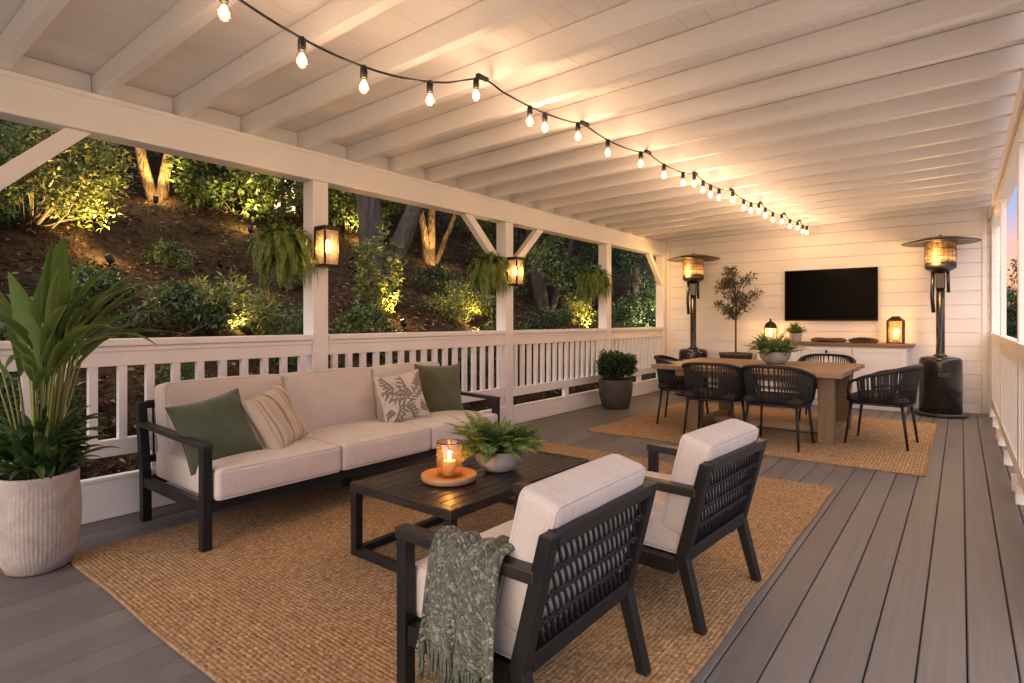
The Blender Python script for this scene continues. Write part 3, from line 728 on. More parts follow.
# ------------------------------------------------------------------ throw pillows
def pillow(label, name, mat, size, loc, yaw, lean, roll, seed, thick=.075, group='throw pillows on the sofa', leafprint=False):
    """local: plane XY (y up on the pillow), z = front"""
    n = 34; rng = random.Random(seed); ph = [rng.uniform(0,6) for _ in range(4)]
    V = []; F = []
    def P_(u, v, s):
        k = .075
        x = size/2*u*(1-k*(1-v*v)*1.2); y = size/2*v*(1-k*(1-u*u)*1.2)
        e = max(0,(1-u**4)*(1-v**4))**.55
        z = s*thick*e*(1+.10*math.sin(3*u+ph[0])*math.sin(2.5*v+ph[1]))
        cr = (abs(u)*abs(v))**2
        z += .010*math.sin(9*(u*v)+ph[2])*e*cr*2 + .004*math.sin(7*u+5*v+ph[3])*e
        z += .018*(u*u*v*v)*rng_s
        return (x, y, z)
    rng_s = .6
    for s in (1,-1):
        o = len(V)
        for i in range(n+1):
            for j in range(n+1):
                u = math.sin(PI/2*(-1+2*i/n)); v = math.sin(PI/2*(-1+2*j/n)); V.append(P_(u,v,s))
        for i in range(n):
            for j in range(n):
                q = (o+i*(n+1)+j, o+(i+1)*(n+1)+j, o+(i+1)*(n+1)+j+1, o+i*(n+1)+j+1); F.append(q if s > 0 else q[::-1])
    root = thing('throw_pillow', label, 'throw pillow', loc, 0, group)
    # local z -> facing direction; yaw about world z (0 = +x), lean back
    f = Vector((math.cos(yaw)*math.cos(lean), math.sin(yaw)*math.cos(lean), math.sin(lean)))
    up = Vector((0,0,1)); r = up.cross(f).normalized(); u2 = f.cross(r)
    r2 = r*math.cos(roll)+u2*math.sin(roll); u3 = f.cross(r2)
    root.rotation_euler = Matrix((r2,u3,f)).transposed().to_euler()
    mb = MB(); mb.add(V,F); mb.build('pillow_cover', mat, root, True)
    pts = []
    for (a,b,c,d) in ((-1,-1,1,-1),(1,-1,1,1),(1,1,-1,1),(-1,1,-1,-1)):
        for k in range(16): pts.append(P_(a+(c-a)*k/16, b+(d-b)*k/16, 0))
    MB().tube(pts, .0045, 6, True).build('piping', mat, root, True)
    if leafprint:
        Lf = []; Ff = []
        def blade(px, py, ang, ln, w):
            m = 7; o = len(Lf)
            for i in range(m+1):
                t_ = i/m; a = ang+.5*t_; cx = px+math.cos(a)*ln*t_; cy = py+math.sin(a)*ln*t_; ww = w*math.sin(PI*min(1,t_*.9+.06))
                for sd in (-1,1):
                    x_ = cx-math.sin(a)*ww*sd; y_ = cy+math.cos(a)*ww*sd
                    u = max(-.97,min(.97,x_/(size/2))); v = max(-.97,min(.97,y_/(size/2)))
                    Lf.append(P_(u,v,1)[:2]+(P_(u,v,1)[2]+.0016,))
            for i in range(m): Ff.append((o+2*i,o+2*i+2,o+2*i+3,o+2*i+1))
        r_ = random.Random(4)
        def sprig(px, py, ang, ln, nb, wd):
            for k in range(nb):
                t_ = k/(nb-1); qx, qy = px+math.cos(ang)*ln*t_, py+math.sin(ang)*ln*t_
                for sd in (-1,1): blade(qx, qy, ang+sd*(1.15-.5*t_), ln*.48*(1-.45*t_), wd)
            blade(px, py, ang, ln*1.12, wd*.7)
        for (px,py,an,ln) in ((-.01,-.03,PI/2,.15),(-.02,-.03,2.7,.15),(.01,-.02,.35,.16),(-.0,-.06,-1.2,.11),(-.03,-.08,-2.3,.12),(-.12,.05,1.9,.10),(.12,.07,1.0,.09),(.11,-.10,-.5,.09),(-.14,-.10,3.6,.07)):
            sprig(px,py,an,ln*1.15,6,.0098)
        mb = MB(); mb.add(Lf,Ff); mb.build('printed_leaves', M['print'], root)
    return root
pillow('dark green velvet throw pillow at the sofa left end', 'p', M['green'], .40, (-3.35,1.53,.575), -.12, .46, .20, 1, .088)
pillow('beige vertically striped throw pillow beside the dark green pillow', 'p', M['striped'], .39, (-3.35,1.90,.585), .42, .46, .22, 2)
pillow('cream throw pillow printed with grey leaves', 'p', M['cream'], .39, (-3.42,2.98,.60), -.25, .34, .12, 3, leafprint=True)
pillow('olive green throw pillow at the sofa right end', 'p', M['olive'], .43, (-3.48,3.44,.615), -.30, .22, -.03, 4)

# ------------------------------------------------------------------ coffee table and what stands on it
def coffee_table():
    x0, x1, y0, y1, H_ = -2.44, -1.73, 1.78, 2.95, .38; o_ = ((x0+x1)/2,(y0+y1)/2,.012)
    t = thing('coffee_table','low black slatted coffee table on the jute rug','coffee table',o_)
    mb = MB().box(x0,x1,y0,y0+.045,H_-.045,H_).box(x0,x1,y1-.045,y1,H_-.045,H_).box(x0,x0+.045,y0+.045,y1-.045,H_-.045,H_).box(x1-.045,x1,y0+.045,y1-.045,H_-.045,H_)
    mb.build('top_frame', M['blackwood'], t, bevel=.004, off=o_)
    n = 9; w = (x1-x0-.094)/n
    mb = MB()
    for i in range(n):
        a = x0+.047+w*i; mb.box(a+.003,a+w-.003,y0+.046,y1-.046,H_-.022,H_-.002)
    mb.build('top_slats', M['blackwood_y'], t, bevel=.003, off=o_)
    for x in (x0+.024,x1-.024):
        for y in (y0+.024,y1-.024): MB().box(x-.022,x+.022,y-.022,y+.022,.013,H_-.046).build('leg', M['black'], t, bevel=.003, off=o_)
    mb = MB().box(x0+.003,x0+.043,y0+.047,y1-.047,.014,.05).box(x1-.043,x1-.003,y0+.047,y1-.047,.014,.05)
    mb.box(x0+.047,x1-.047,y0+.003,y0+.043,.014,.05).box(x0+.047,x1-.047,y1-.043,y1-.003,.014,.05)
    mb.build('base_rail', M['black'], t, bevel=.003, off=o_)
M['blackwood_y'] = pbr('dark_slat_lengthwise', (.034,.024,.019), (.015,.0105,.0085), .36, (40,3,40), 5, .2, (120,5,120), .002, rvar=.1)
coffee_table()
tr = MB(); tr.lathe([(0.0001,0),(.128,0),(.142,.008),(.145,.030),(.141,.034),(.134,.033),(.130,.024),(.0001,.022)], 56)
tag(tr.build('wooden_tray', M['traywood'], None, True), 'round wooden tray on the coffee table under the candle glass', 'tray'); bpy.data.objects['wooden_tray'].location = (-2.07,2.12,.381)
def candle_glass(loc):
    t = thing('candle_holder','amber glass cylinder with a burning pillar candle on the round tray','candle holder',loc)
    mb = MB(); mb.lathe([(.0001,.004),(.062,.004),(.066,.012),(.066,.172),(.064,.174),(.062,.172),(.062,.014)], 40); mb.build('glass', M['amber'], t, True)
    mb = MB(); mb.tube([(.066*math.cos(a),.066*math.sin(a),.173) for a in [2*PI*k/40 for k in range(40)]],.0022,6,True); mb.build('rim', M['bronze'], t, True)
    mb = MB(); mb.lathe([(.0001,.005),(.032,.005),(.032,.075),(.029,.078),(.014,.073),(.0001,.072)], 28); mb.build('candle', M['candle'], t, True)
    mb = MB(); mb.lathe([(.0001,0),(.006,.006),(.0085,.014),(.006,.027),(.0001,.043)], 14, (0,0,.078)); mb.build('flame', M['flame'], t, True)
    lamp('candle_light', (loc[0],loc[1],loc[2]+.12), 1.0, (1,.52,.18), .012)
candle_glass((-2.07,2.12,.4035))

# ------------------------------------------------------------------ ferns and pots
def fern_fronds(L, n, rng, base_r, lmin, lmax, el0, el1, droop, pin, c=(0,0,0), az=None, seg=26, pw=.35):
    for i in range(n):
        a = rng.uniform(0,2*PI) if az is None else rng.uniform(*az); e = rng.uniform(el0,el1); Lg = rng.uniform(lmin,lmax); dr = droop*rng.uniform(.7,1.4)
        p = np.array([c[0]+math.cos(a)*base_r*rng.uniform(.1,1), c[1]+math.sin(a)*base_r*rng.uniform(.1,1), c[2]], float); st = Lg/seg
        tw = rng.normal()*.5; pts = []; ds = []
        for k in range(seg):
            a += tw/seg; h = np.array([math.cos(a)*math.cos(e), math.sin(a)*math.cos(e), math.sin(e)])
            pts.append(p.copy()); ds.append(h); p = p+h*st; e = max(-1.5, e-dr/seg*(1+.8*k/seg))
        P_ = np.array(pts); D = np.array(ds)
        up = norm(np.cross(np.cross(D, np.array([0,0,1.0])), D)+1e-6)
        sd = norm(np.cross(D, up)); s = (np.arange(seg)/seg)
        prof = np.clip(np.sin(PI*np.clip(s*.93+.10,0,1))**.7, .08, 1)*pin*rng.uniform(.8,1.15)
        base = rng.uniform(.2,.8)
        for sg in (-1,1):
            d = sd*sg + D*.35 - np.array([0,0,.25])+rng.normal(size=(seg,3))*.10
            L.add(P_, d, up+rng.normal(size=(seg,3))*.2, prof, prof*pw, np.clip(base+rng.normal(size=seg)*.12+.15*s,0,1), .12, .1)
        w = np.full(seg-1, .0022)
        V = np.concatenate([P_[:-1]-sd[:-1]*.0015, P_[:-1]+sd[:-1]*.0015, P_[1:]+sd[1:]*.0015, P_[1:]-sd[1:]*.0015]); m = seg-1; idx = np.arange(m)
        L.raw(V, np.stack([idx, idx+m, idx+2*m, idx+3*m],1), np.full(m,.4))

def bowl_fern(label, loc, r, h, mat_pot, leafm, seed, nf=46, lm=(.14,.30), cat='potted fern'):
    t = thing('potted_fern', label, cat, loc); rng = np.random.default_rng(seed)
    mb = MB(); mb.lathe([(.0001,0),(r*.50,0),(r*.62,h*.06),(r*.90,h*.42),(r,h*.82),(r*.99,h*.98),(r*.97,h),(r*.92,h*.98),(r*.90,h*.8),(.0001,h*.78)], 44)
    mb.build('bowl', mat_pot, t, True)
    mb = MB(); mb.lathe([(r*.9,h*.84),(r*.5,h*.9),(.0001,h*.91)], 24); mb.build('soil', M['soil'], t, True)
    L = Leaves()
    fern_fronds(L, nf, rng, r*.6, lm[0], lm[1], .6, 1.5, .85, .036*lm[1]/.3, (0,0,h*.88), pw=.46)
    fern_fronds(L, nf//2, rng, r*.8, lm[0]*.8, lm[1]*.75, .45, 1.1, .8, .034*lm[1]/.3, (0,0,h*.88), pw=.46)
    L.build('fronds', leafm, t)
bowl_fern('bushy green fern in a grey concrete bowl on the coffee table', (-2.0,2.44,.381), .140, .118, M['concrete'], M['fernb'], 31, 95, (.18,.34))
bowl_fern('bright fern in a grey bowl in the middle of the dining table', (-1.66,6.95,.711), .165, .135, M['concrete'], M['fernb'], 32, 80, (.19,.34))

def hanging_fern(label, loc, ztop, seed):
    t = thing('hanging_fern', label, 'hanging plant', loc, 0, 'hanging ferns under the beam'); rng = np.random.default_rng(seed)
    mb = MB(); mb.lathe([(.0001,-.13),(.07,-.125),(.11,-.06),(.125,0),(.12,.004),(.112,0),(.0001,-.02)], 24); mb.build('basket', M['soil'], t, True)
    H = ztop-loc[2]; mb = MB()
    for k in range(3):
        a = 2*PI*k/3+.3; mb.tube([(.118*math.cos(a),.118*math.sin(a),0),(.03*math.cos(a),.03*math.sin(a),min(.26,H*.75)),(0,0,min(.31,H*.85))],.0028,5)
    mb.tube([(0,0,min(.31,H*.85)),(0,0,H)],.0035,5); mb.sphere((0,0,min(.31,H*.85)),.009,8,5)
    mb.build('hanger', M['black'], t)
    L = Leaves()
    fern_fronds(L, 80, rng, .10, .26, .40, .5, 1.45, 2.6, .046, (0,0,.02), pw=.5)
    fern_fronds(L, 70, rng, .11, .30, .46, .0, .8, 2.3, .044, (0,0,.0), pw=.5)
    fern_fronds(L, 40, rng, .11, .34, .52, -.5, .2, 1.6, .042, (0,0,-.03), pw=.5)
    fern_fronds(L, 45, rng, .08, .14, .26, .9, 1.55, 1.0, .040, (0,0,.03), pw=.5)
    o = L.build('fronds', M['fern'], t); o.scale = (.80,.80,.88)
hanging_fern('hanging fern left of the first lantern post, in front of bare mulch', (-4.13,2.40,1.78), 2.32, 41)
hanging_fern('hanging fern beside the brace of the middle lantern post', (-4.13,4.85,1.78), 2.32, 42)
hanging_fern('farthest hanging fern, above the dark grey shrub pot', (-4.13,7.20,1.80), 2.32, 43)

def ribbon(L, path, width, rng, fold=.35, var=.5, nseg=None):
    """long folded leaf along a path of points"""
    P_ = np.array(path, float); n = len(P_); T = np.gradient(P_, axis=0); T = norm(T)
    up = np.array([0,0,1.0]); S = np.cross(T, up); bad = np.linalg.norm(S,axis=1) < .15
    S[bad] = S[~bad][0] if (~bad).any() else np.array([1,0,0]); S = norm(S)
    for i in range(1,n):
        if np.dot(S[i],S[i-1]) < 0: S[i] = -S[i]
    U = np.cross(S, T); w = np.asarray(width)[:,None]
    Lf = P_ - S*w*.5 + U*w*fold; Rt = P_ + S*w*.5 + U*w*fold
    V = np.concatenate([Lf, P_, Rt]); i = np.arange(n-1)
    F = np.concatenate([np.stack([i, i+n, i+n+1, i+1],1), np.stack([i+n, i+2*n, i+2*n+1, i+n+1],1)])
    L.raw(V, F, np.clip(np.full(len(F), var)+rng.normal(size=len(F))*.02,0,1))
def arc_path(p, a, e, Lg, droop, n=14):
    p = np.array(p, float); pts = [p.copy()]
    for k in range(n):
        h = np.array([math.cos(a)*math.cos(e), math.sin(a)*math.cos(e), math.sin(e)]); p = p+h*Lg/n; pts.append(p.copy()); e -= droop/n*(.4+1.2*k/n)
    return pts

def big_plant():
    loc = (-3.53,.775,0); t = thing('potted_plant','tall broad leaved plant in a ribbed cream ceramic planter at the left edge','potted plant',loc)
    rng = np.random.default_rng(51)
    def fr(a, z): return 1+.012*(abs(math.sin(a*30)))*(.3 if z < .03 else 1) if .02 < z < .43 else 1
    mb = MB(); mb.lathe([(.0001,.0),(.135,.0),(.160,.012),(.188,.07)]+[(.188+.019*math.sin(PI*k/16*.9), .07+.35*k/16) for k in range(1,16)]+[(.198,.43),(.200,.452),(.196,.462),(.184,.462),(.178,.45),(.176,.41),(.0001,.405)], 240, fr=fr)
    po = mb.build('planter', M['potcream'], t, True); po.scale = (.80,.80,1)
    mb = MB(); mb.lathe([(.142,.415),(.1,.425),(.0001,.428)], 24); mb.build('soil', M['soil'], t, True)
    # stalks and broad leaves
    L = Leaves(); mb = MB()
    spec = [(.2,1.50,.0,.60,.15),(1.2,1.50,.02,.52,.14),(-.9,1.46,.05,.50,.13),(2.4,1.42,.1,.48,.13),(-2.2,1.44,.1,.50,.13),(-.2,1.40,.1,.46,.12)]
    for (a,e,dr,ll,w) in spec:
        st = rng.uniform(.46,.60); b = (.035*math.cos(a+.5),.035*math.sin(a+.5),.42)
        sp = arc_path(b, a, 1.5, st, .06, 6); mb.tube(sp, [.009-.0006*i for i in range(len(sp))], 7)
        lp = arc_path(sp[-1], a, e-.02, ll, dr+.25, 16); s = np.linspace(0,1,17)
        ribbon(L, lp, w*np.sin(PI*np.clip(s**.75*.97+.03,0,1))**.8+.004, rng, .22, rng.uniform(.35,.8))
    for k in range(40):
        a = rng.uniform(-.5,1.7) if k < 32 else rng.uniform(0,6.28); e = rng.uniform(.35,1.2); st = rng.uniform(.45,.80)
        b = (.045*math.cos(a),.045*math.sin(a),.42); sp = arc_path(b, a, 1.53-(1.3-e)*.16, st, .10, 6)
        mb.tube(sp, [.006-.0004*i for i in range(len(sp))], 6)
        Lg = rng.uniform(.30,.52); w = rng.uniform(.028,.052); lp = arc_path(sp[-1], a+rng.normal()*.15, e, Lg, rng.uniform(.5,1.2), 16); s = np.linspace(0,1,17)
        ribbon(L, lp, w*np.sin(PI*np.clip(s**.8*.98+.02,0,1))**.75+.003, rng, .28, rng.uniform(.3,1.0))
    L.build('leaves', M['broad'], t, True); mb.build('stalks', M['stalk'], t, True)
    L = Leaves()
    for k in range(170):
        a = rng.uniform(0,6.28); r = rng.uniform(.02,.12); e = rng.uniform(.5,1.5); Lg = rng.uniform(.12,.28)
        lp = arc_path((r*math.cos(a),r*math.sin(a),rng.uniform(.42,.60)), a+rng.normal()*.4, e, Lg, rng.uniform(.6,1.7), 9); s = np.linspace(0,1,10)
        ribbon(L, lp, rng.uniform(.034,.060)*np.sin(PI*np.clip(s**.8*.97+.03,0,1))**.7+.002, rng, .3, rng.uniform(.1,.9))
    L.build('under_leaves', M['strap'], t, True)
big_plant()

def shrub_pot():
    loc = (-3.74,7.08,0); t = thing('potted_shrub','round green shrub in a dark grey pot by the railing','potted shrub',loc); rng = np.random.default_rng(61)
    mb = MB(); mb.lathe([(.0001,0),(.155,0),(.185,.02),(.22,.16),(.235,.30),(.232,.385),(.228,.395),(.215,.395),(.21,.37),(.0001,.365)], 44); mb.build('planter', M['greypot'], t, True)
    L = Leaves(); mb = MB(); cs = []
    for k in range(90):
        d = rnd_dirs(1,rng)[0]; d[2] = d[2]*.75+.25; q = np.array([0,0,.54])+d*np.array([.25,.25,.23])*rng.uniform(.5,1.05); cs.append(q)
        limb(mb, (0,0,.36), q, .006, .002, rng, .08, 3, 4)
    crown(L, cs, 90, .075, .050, rng, .5, .40)
    L.build('foliage', M['leaf_c'], t); mb.build('stems', M['twig'], t)
shrub_pot()

def olive_tree():
    loc = (-2.74,9.10,0); t = thing('potted_olive_tree','slender olive tree in a tall dark planter left of the television','olive tree',loc); rng = np.random.default_rng(71)
    MB().lathe([(.0001,0),(.17,0),(.185,.02),(.235,.66),(.245,.665),(.245,.70),(.22,.70),(.215,.66),(.0001,.65)], 36).build('planter', M['greypot'], t, True)
    mb = MB(); limb(mb, (0,0,.64), (.0,0,1.28), .016, .012, rng, .02, 5, 7); cs = []
    for k in range(44):
        z = rng.uniform(1.28,1.98); rr = .33*math.sin(PI*min(1,max(.05,(z-1.16)/.92)))**.8
        a = rng.uniform(0,6.28); r_ = rr*rng.uniform(.3,1.0); q = np.array([r_*math.cos(a), r_*math.sin(a)*.8, z])
        cs.append(q); limb(mb, (0,0,max(1.2,z-.28)), q, .006, .0015, rng, .1, 3, 4)
    limb(mb,(0,0,1.27),(.02,0,1.9),.011,.003,rng,.03,5,5)
    L = Leaves(); crown(L, cs, 44, .085, .058, rng, .35, .30)
    L.build('foliage', M['olive_leaf'], t); mb.build('trunk', M['twig'], t, True)
olive_tree()

# ------------------------------------------------------------------ armchairs
def armchair(label, loc, rz, seed):
    t = thing('armchair', label, 'armchair', loc, rz, 'black framed armchairs facing the sofa'); k = M['black']; Y = .298
    for s in (-1,1):
        y = s*Y
        MB().box(.211,.253,y-.0215,y+.0215,0,.510).build('leg', k, t, bevel=.004)
        mb = MB(); A, B, C = Vector((-.288,y,0)), Vector((-.215,y,.27)), Vector((-.310,y,.646))
        w = .026
        pr = [(A.x-.019,0),(A.x+.019,0),(B.x+.024,.27),(C.x+.021,.646),(C.x-.021,.646),(B.x-.024,.27)]
        v = [(p[0],y-.0205,p[1]) for p in pr]+[(p[0],y+.0205,p[1]) for p in pr]
        mb.add(v, [(0,1,2,5),(5,2,3,4),(7,6,11,8),(8,11,10,9),(0,6,7,1),(1,7,8,2),(2,8,9,3),(3,9,10,4),(4,10,11,5),(5,11,6,0)])
        mb.build('leg', k, t, bevel=.004)
        MB().box(-.275,.258,y-.025,y+.025,.5115,.548).build('armrest', M['blackwood'], t, bevel=.005)
        MB().box(-.185,.204,y-.02,y+.02,.195,.255).build('side_rail', k, t, bevel=.003)
    MB().box(.208,.250,-Y+.027,Y-.027,.195,.255).build('front_rail', k, t, bevel=.003)
    mb = MB(); mb.box(-.329,-.287,-Y+.0215,Y-.0215,.610,.648); mb.build('back_rail', k, t, bevel=.004)
    MB().box(-.242,-.202,-Y+.0215,Y-.0215,.255,.306).build('back_rail', k, t, bevel=.004)
    # woven rope back
    mb = MB(); rng = random.Random(seed); z0, z1 = .306, .612; n = 17; rows = 4
    def bx_(z): return -.222 - (z-.27)*.250
    for r_ in range(rows):
        za, zb = z0+(z1-z0)*r_/rows, z0+(z1-z0)*(r_+1)/rows
        for i in range(n):
            y = -Y+.048+(2*Y-.096)*(i+.5)/n; dy = .026
            mb.tube([(bx_(za),y-dy,za),(bx_((za+zb)/2)-.002,y,(za+zb)/2),(bx_(zb),y+dy,zb)],.0052,5)
            if r_ == 0: mb.tube([(bx_(za)+.006,y+dy*.4,za),(bx_(zb)+.006,y+dy*1.9,zb)],.0050,5)
        if r_ > 0:
            for o in (-.003,.005):
                pts = [(bx_(za+o)-.004+.003*math.sin(i*1.6+o*300), -Y+.025+(2*Y-.05)*i/60, za+o+.0025*math.sin(i*1.7+o*400)) for i in range(61)]
                mb.tube(pts,.0050,5)
    mb.build('woven_back', M['rope'], t, True)
    MB().box(-.19,.205,-.27,.27,.228,.250).build('seat_slats', k, t)
    cushion('seat_cushion', .44, .535, .165, M['linen'], t, (.030,0,.252+.083), (0,0,0), .025, .014, seed, .003)
    cushion('back_cushion', .40, .545, .130, M['linen'], t, (-.205,0,.530), (0,PI/2-.25,0), .024, .016, seed+5, .0035)
    return t
armchair('front black armchair with the sage throw over its arm', (-1.130,1.500,.012), PI+.0, 3)
armchair('rear black armchair without a throw, nearer the dining table', (-1.045,2.478,.012), PI-.07, 4)

# ------------------------------------------------------------------ knitted throw on the armchair
def throw():
    loc = (-1.20,1.16,.5); DY = .045; t = thing('throw_blanket','chunky sage green knitted throw with fringe draped over the front armchair arm','throw blanket',loc)
    # section in (y,z), world: inside the seat -> over the arm -> down outside
    sec = [(1.47,.455),(1.40,.452),(1.33,.458),(1.27,.48),(1.225,.535),(1.20,.572),(1.165,.580),(1.13,.572),(1.108,.535),(1.098,.47),(1.09,.40),(1.085,.34),(1.08,.285)]
    P_ = []
    # resample
    seg = []; tot = 0
    for i in range(len(sec)-1):
        d = math.dist(sec[i],sec[i+1]); seg.append((tot,d)); tot += d
    def at(s):
        s = min(max(s,0),tot-1e-6)
        for i,(a,d) in enumerate(seg):
            if a <= s <= a+d:
                q = (s-a)/d; return (sec[i][0]+(sec[i+1][0]-sec[i][0])*q, sec[i][1]+(sec[i+1][1]-sec[i][1])*q)
    nu, nv = 70, 90; V = []; uv = []
    for i in range(nu+1):
        u = i/nu
        for j in range(nv+1):
            s = j/nv; y, z = at(s*tot)
            x0 = -1.235+.055*s+.012*math.sin(s*5); wid = .245+.01*s
            hang = max(0,(s-.62)/.38); ins = max(0,(.35-s)/.35)
            fold = math.sin(u*19+1.0+s*1.2)*.6+.4*math.sin(u*33+2)
            x = x0+wid*u+.012*math.sin(u*12+s*4)*hang
            y2 = y - fold*.016*hang*(.4+.6*hang) + ins*0 - .006*hang
            z2 = z + (.008*fold*(1-hang)) + ins*.012*math.sin(u*15) + (.02*math.sin(u*4.2+.5)*hang)
            if .40 < s < .60: z2 += .006*math.sin(u*22)
            V.append((x-loc[0],y2-loc[1]+DY,z2-loc[2])); uv.append((u*.32,s*tot))
    F = [(i*(nv+1)+j,(i+1)*(nv+1)+j,(i+1)*(nv+1)+j+1,i*(nv+1)+j+1) for i in range(nu) for j in range(nv)]
    me = bpy.data.meshes.new('knit'); me.from_pydata(V,[],F); me.update()
    ul = me.uv_layers.new(name='UVMap')
    for l in me.loops: ul.data[l.index].uv = uv[l.vertex_index]
    o = link('knit', me, M['knit'], t, True)
    so = o.modifiers.new('solid','SOLIDIFY'); so.thickness = .011; so.offset = 0
    mb = MB(); rng = random.Random(6)
    for i in range(27):
        k = min(nu, int(i/26*nu)); p = V[k*(nv+1)+nv]
        for q in range(3):
            dx, dy = rng.uniform(-.006,.006), rng.uniform(-.005,.005); Ln = rng.uniform(.085,.115)
            mb.tube([(p[0]+dx*.3,p[1]+dy*.3,p[2]+.006),(p[0]+dx,p[1]+dy,p[2]-.02),(p[0]+dx*1.6+rng.uniform(-.006,.006),p[1]+dy,p[2]-Ln*.6),(p[0]+dx*2+rng.uniform(-.012,.012),p[1]+dy*1.5,p[2]-Ln)],[.0045,.0036,.0036,.002],5)
        mb.sphere((p[0],p[1],p[2]-.008),.0075,6,5)
    mb.build('fringe', M['fringe'], t, True)
throw()

# ------------------------------------------------------------------ dining table and chairs
def dining_table():
    x0,x1,y0,y1,H_ = -2.72,-.86,5.98,7.55,.71; o_ = ((x0+x1)/2,(y0+y1)/2,.010)
    t = thing('dining_table','weathered oak trestle dining table on the ribbed jute rug','dining table',o_)
    mb = MB(); n = 9; w = (y1-y0)/n
    for i in range(n): mb.box(x0+.006*math.sin(i*2.1),x1+.005*math.sin(i*3.3),y0+w*i+.0008,y0+w*(i+1)-.0008,H_-.045,H_)
    mb.build('tabletop', M['tablewood'], t, bevel=.003, off=o_)
    for ya in (y0+.2,y1-.235): MB().box(x0+.2,x1-.14,ya,ya+.035,H_-.125,H_-.0455).build('apron', M['tablewood'], t, bevel=.003, off=o_)
    for x in (-2.30,-1.02):
        for y in (6.22,7.24):
            MB().box(x-.07,x+.07,y-.055,y+.055,.012,H_-.047).build('leg', M['tablewood_v'], t, bevel=.005, off=o_)
        MB().box(x-.045,x+.045,6.276,7.184,.02,.10).build('stretcher', M['tablewood'], t, bevel=.004, off=o_)
    MB().box(-2.254,-1.066,6.68,6.77,.03,.10).build('stretcher', M['tablewood'], t, bevel=.004, off=o_)
dining_table()

def dining_chair():
    t = thing('dining_chair','x','dining chair',(0,0,0),0,'black rope dining chairs around the table'); k = M['black']
    def rim(a, sc_=1.0):
        # a in [-1,1] along a U: arm front (-1) - back (0) - arm front (1)
        th = a*1.0
        ang = PI + th*PI*.62
        x = .285*math.cos(ang); y = -.29*math.sin(ang)
        ca, sa = math.cos(ang), math.sin(ang)
        e = .72
        x = .29*math.copysign(abs(ca)**e, ca)*sc_ ; y = .295*math.copysign(abs(sa)**e, sa)*sc_
        return x, y
    def topz(a): return .765-.135*abs(a)**2.2
    top = []; low = []
    N = 44
    for i in range(N+1):
        a = -1+2*i/N; x,y = rim(a); top.append((x*1.0-.02*(1-abs(a)),y,topz(a))); xl,yl = rim(a,.90); low.append((xl,yl,.40))
    x,y = rim(-1); xr,yr = rim(1)
    pre = [(.215,low[0][1]*1.0,.43),(.225,low[0][1]*1.05,.52),(.205,top[0][1]*.99,.60)]; post = [(.205,top[-1][1]*.99,.60),(.225,low[-1][1]*1.05,.52),(.215,low[-1][1]*1.0,.43)]
    mb = MB(); mb.tube(pre+top+post,.0135,8); mb.tube([pre[0]]+low+[post[-1]],.011,8); mb.build('back_frame', k, t, True)
    mb = MB()
    for i in range(0,N+1):
        p, q = Vector(top[i]), Vector(low[i])
        for d in (-.006,.006):
            tg = (Vector(top[min(i+1,N)])-Vector(top[max(i-1,0)])).normalized()*d
            m = p.lerp(q,.45); m2 = p.lerp(q,.55)
            a = abs(-1+2*i/N)
            if a < .55: mb.tube([p+tg, m-tg*1.1, q+tg],.0052,5)
            else: mb.tube([p+tg, q+tg],.0058,5)
    mid = [Vector(top[i]).lerp(Vector(low[i]),.52) for i in range(N+1)]
    mb.tube(mid,.006,6); mb.tube([(p.x,p.y,p.z-.014) for p in mid],.006,6)
    mb.tube([(p[0]*1.02,p[1]*1.02,p[2]-.004) for p in top],.016,8)
    mb.build('rope_weave', M['rope'], t, True)
    V, F = rbox(.50,.50,.06,.028,.012,5,.002,8); m = MB(); m.add(V,F); o = m.build('seat', M['seatpad'], t, True); o.location = (.0,0,.442)
    m = MB().box(-.22,.22,-.225,-.195,.385,.415).box(-.22,.22,.195,.225,.385,.415).box(.19,.22,-.195,.195,.385,.415).box(-.22,-.19,-.195,.195,.385,.415); m.build('seat_frame', k, t, bevel=.003)
    for sx in (-1,1):
        for sy in (-1,1):
            m = MB(); m.tube([(sx*.255,sy*.245,0),(sx*.205,sy*.215,.42)],[.0105,.0155],8); m.build('leg', k, t, True)
    return t
DC = dining_chair()
for i,(x,y,rz,lab) in enumerate([
    (-1.99,5.93,PI/2+.06,'left one of the two black rope chairs on the near side of the dining table'),
    (-1.385,5.93,PI/2-.05,'right one of the two black rope chairs on the near side of the dining table'),
    (-2.55,6.50,.22,'black rope dining chair at the left end of the table, nearest the railing'),
    (-.61,6.60,PI-.10,'black rope dining chair at the right end of the table, seen from the side'),
    (-1.28,7.72,-PI/2+.05,'black rope dining chair on the far side, in front of the console')]):
    o = DC if i == 0 else copy_tree(DC); o.location = (x,y,.0105); o.rotation_euler = (0,0,rz); o['label'] = lab

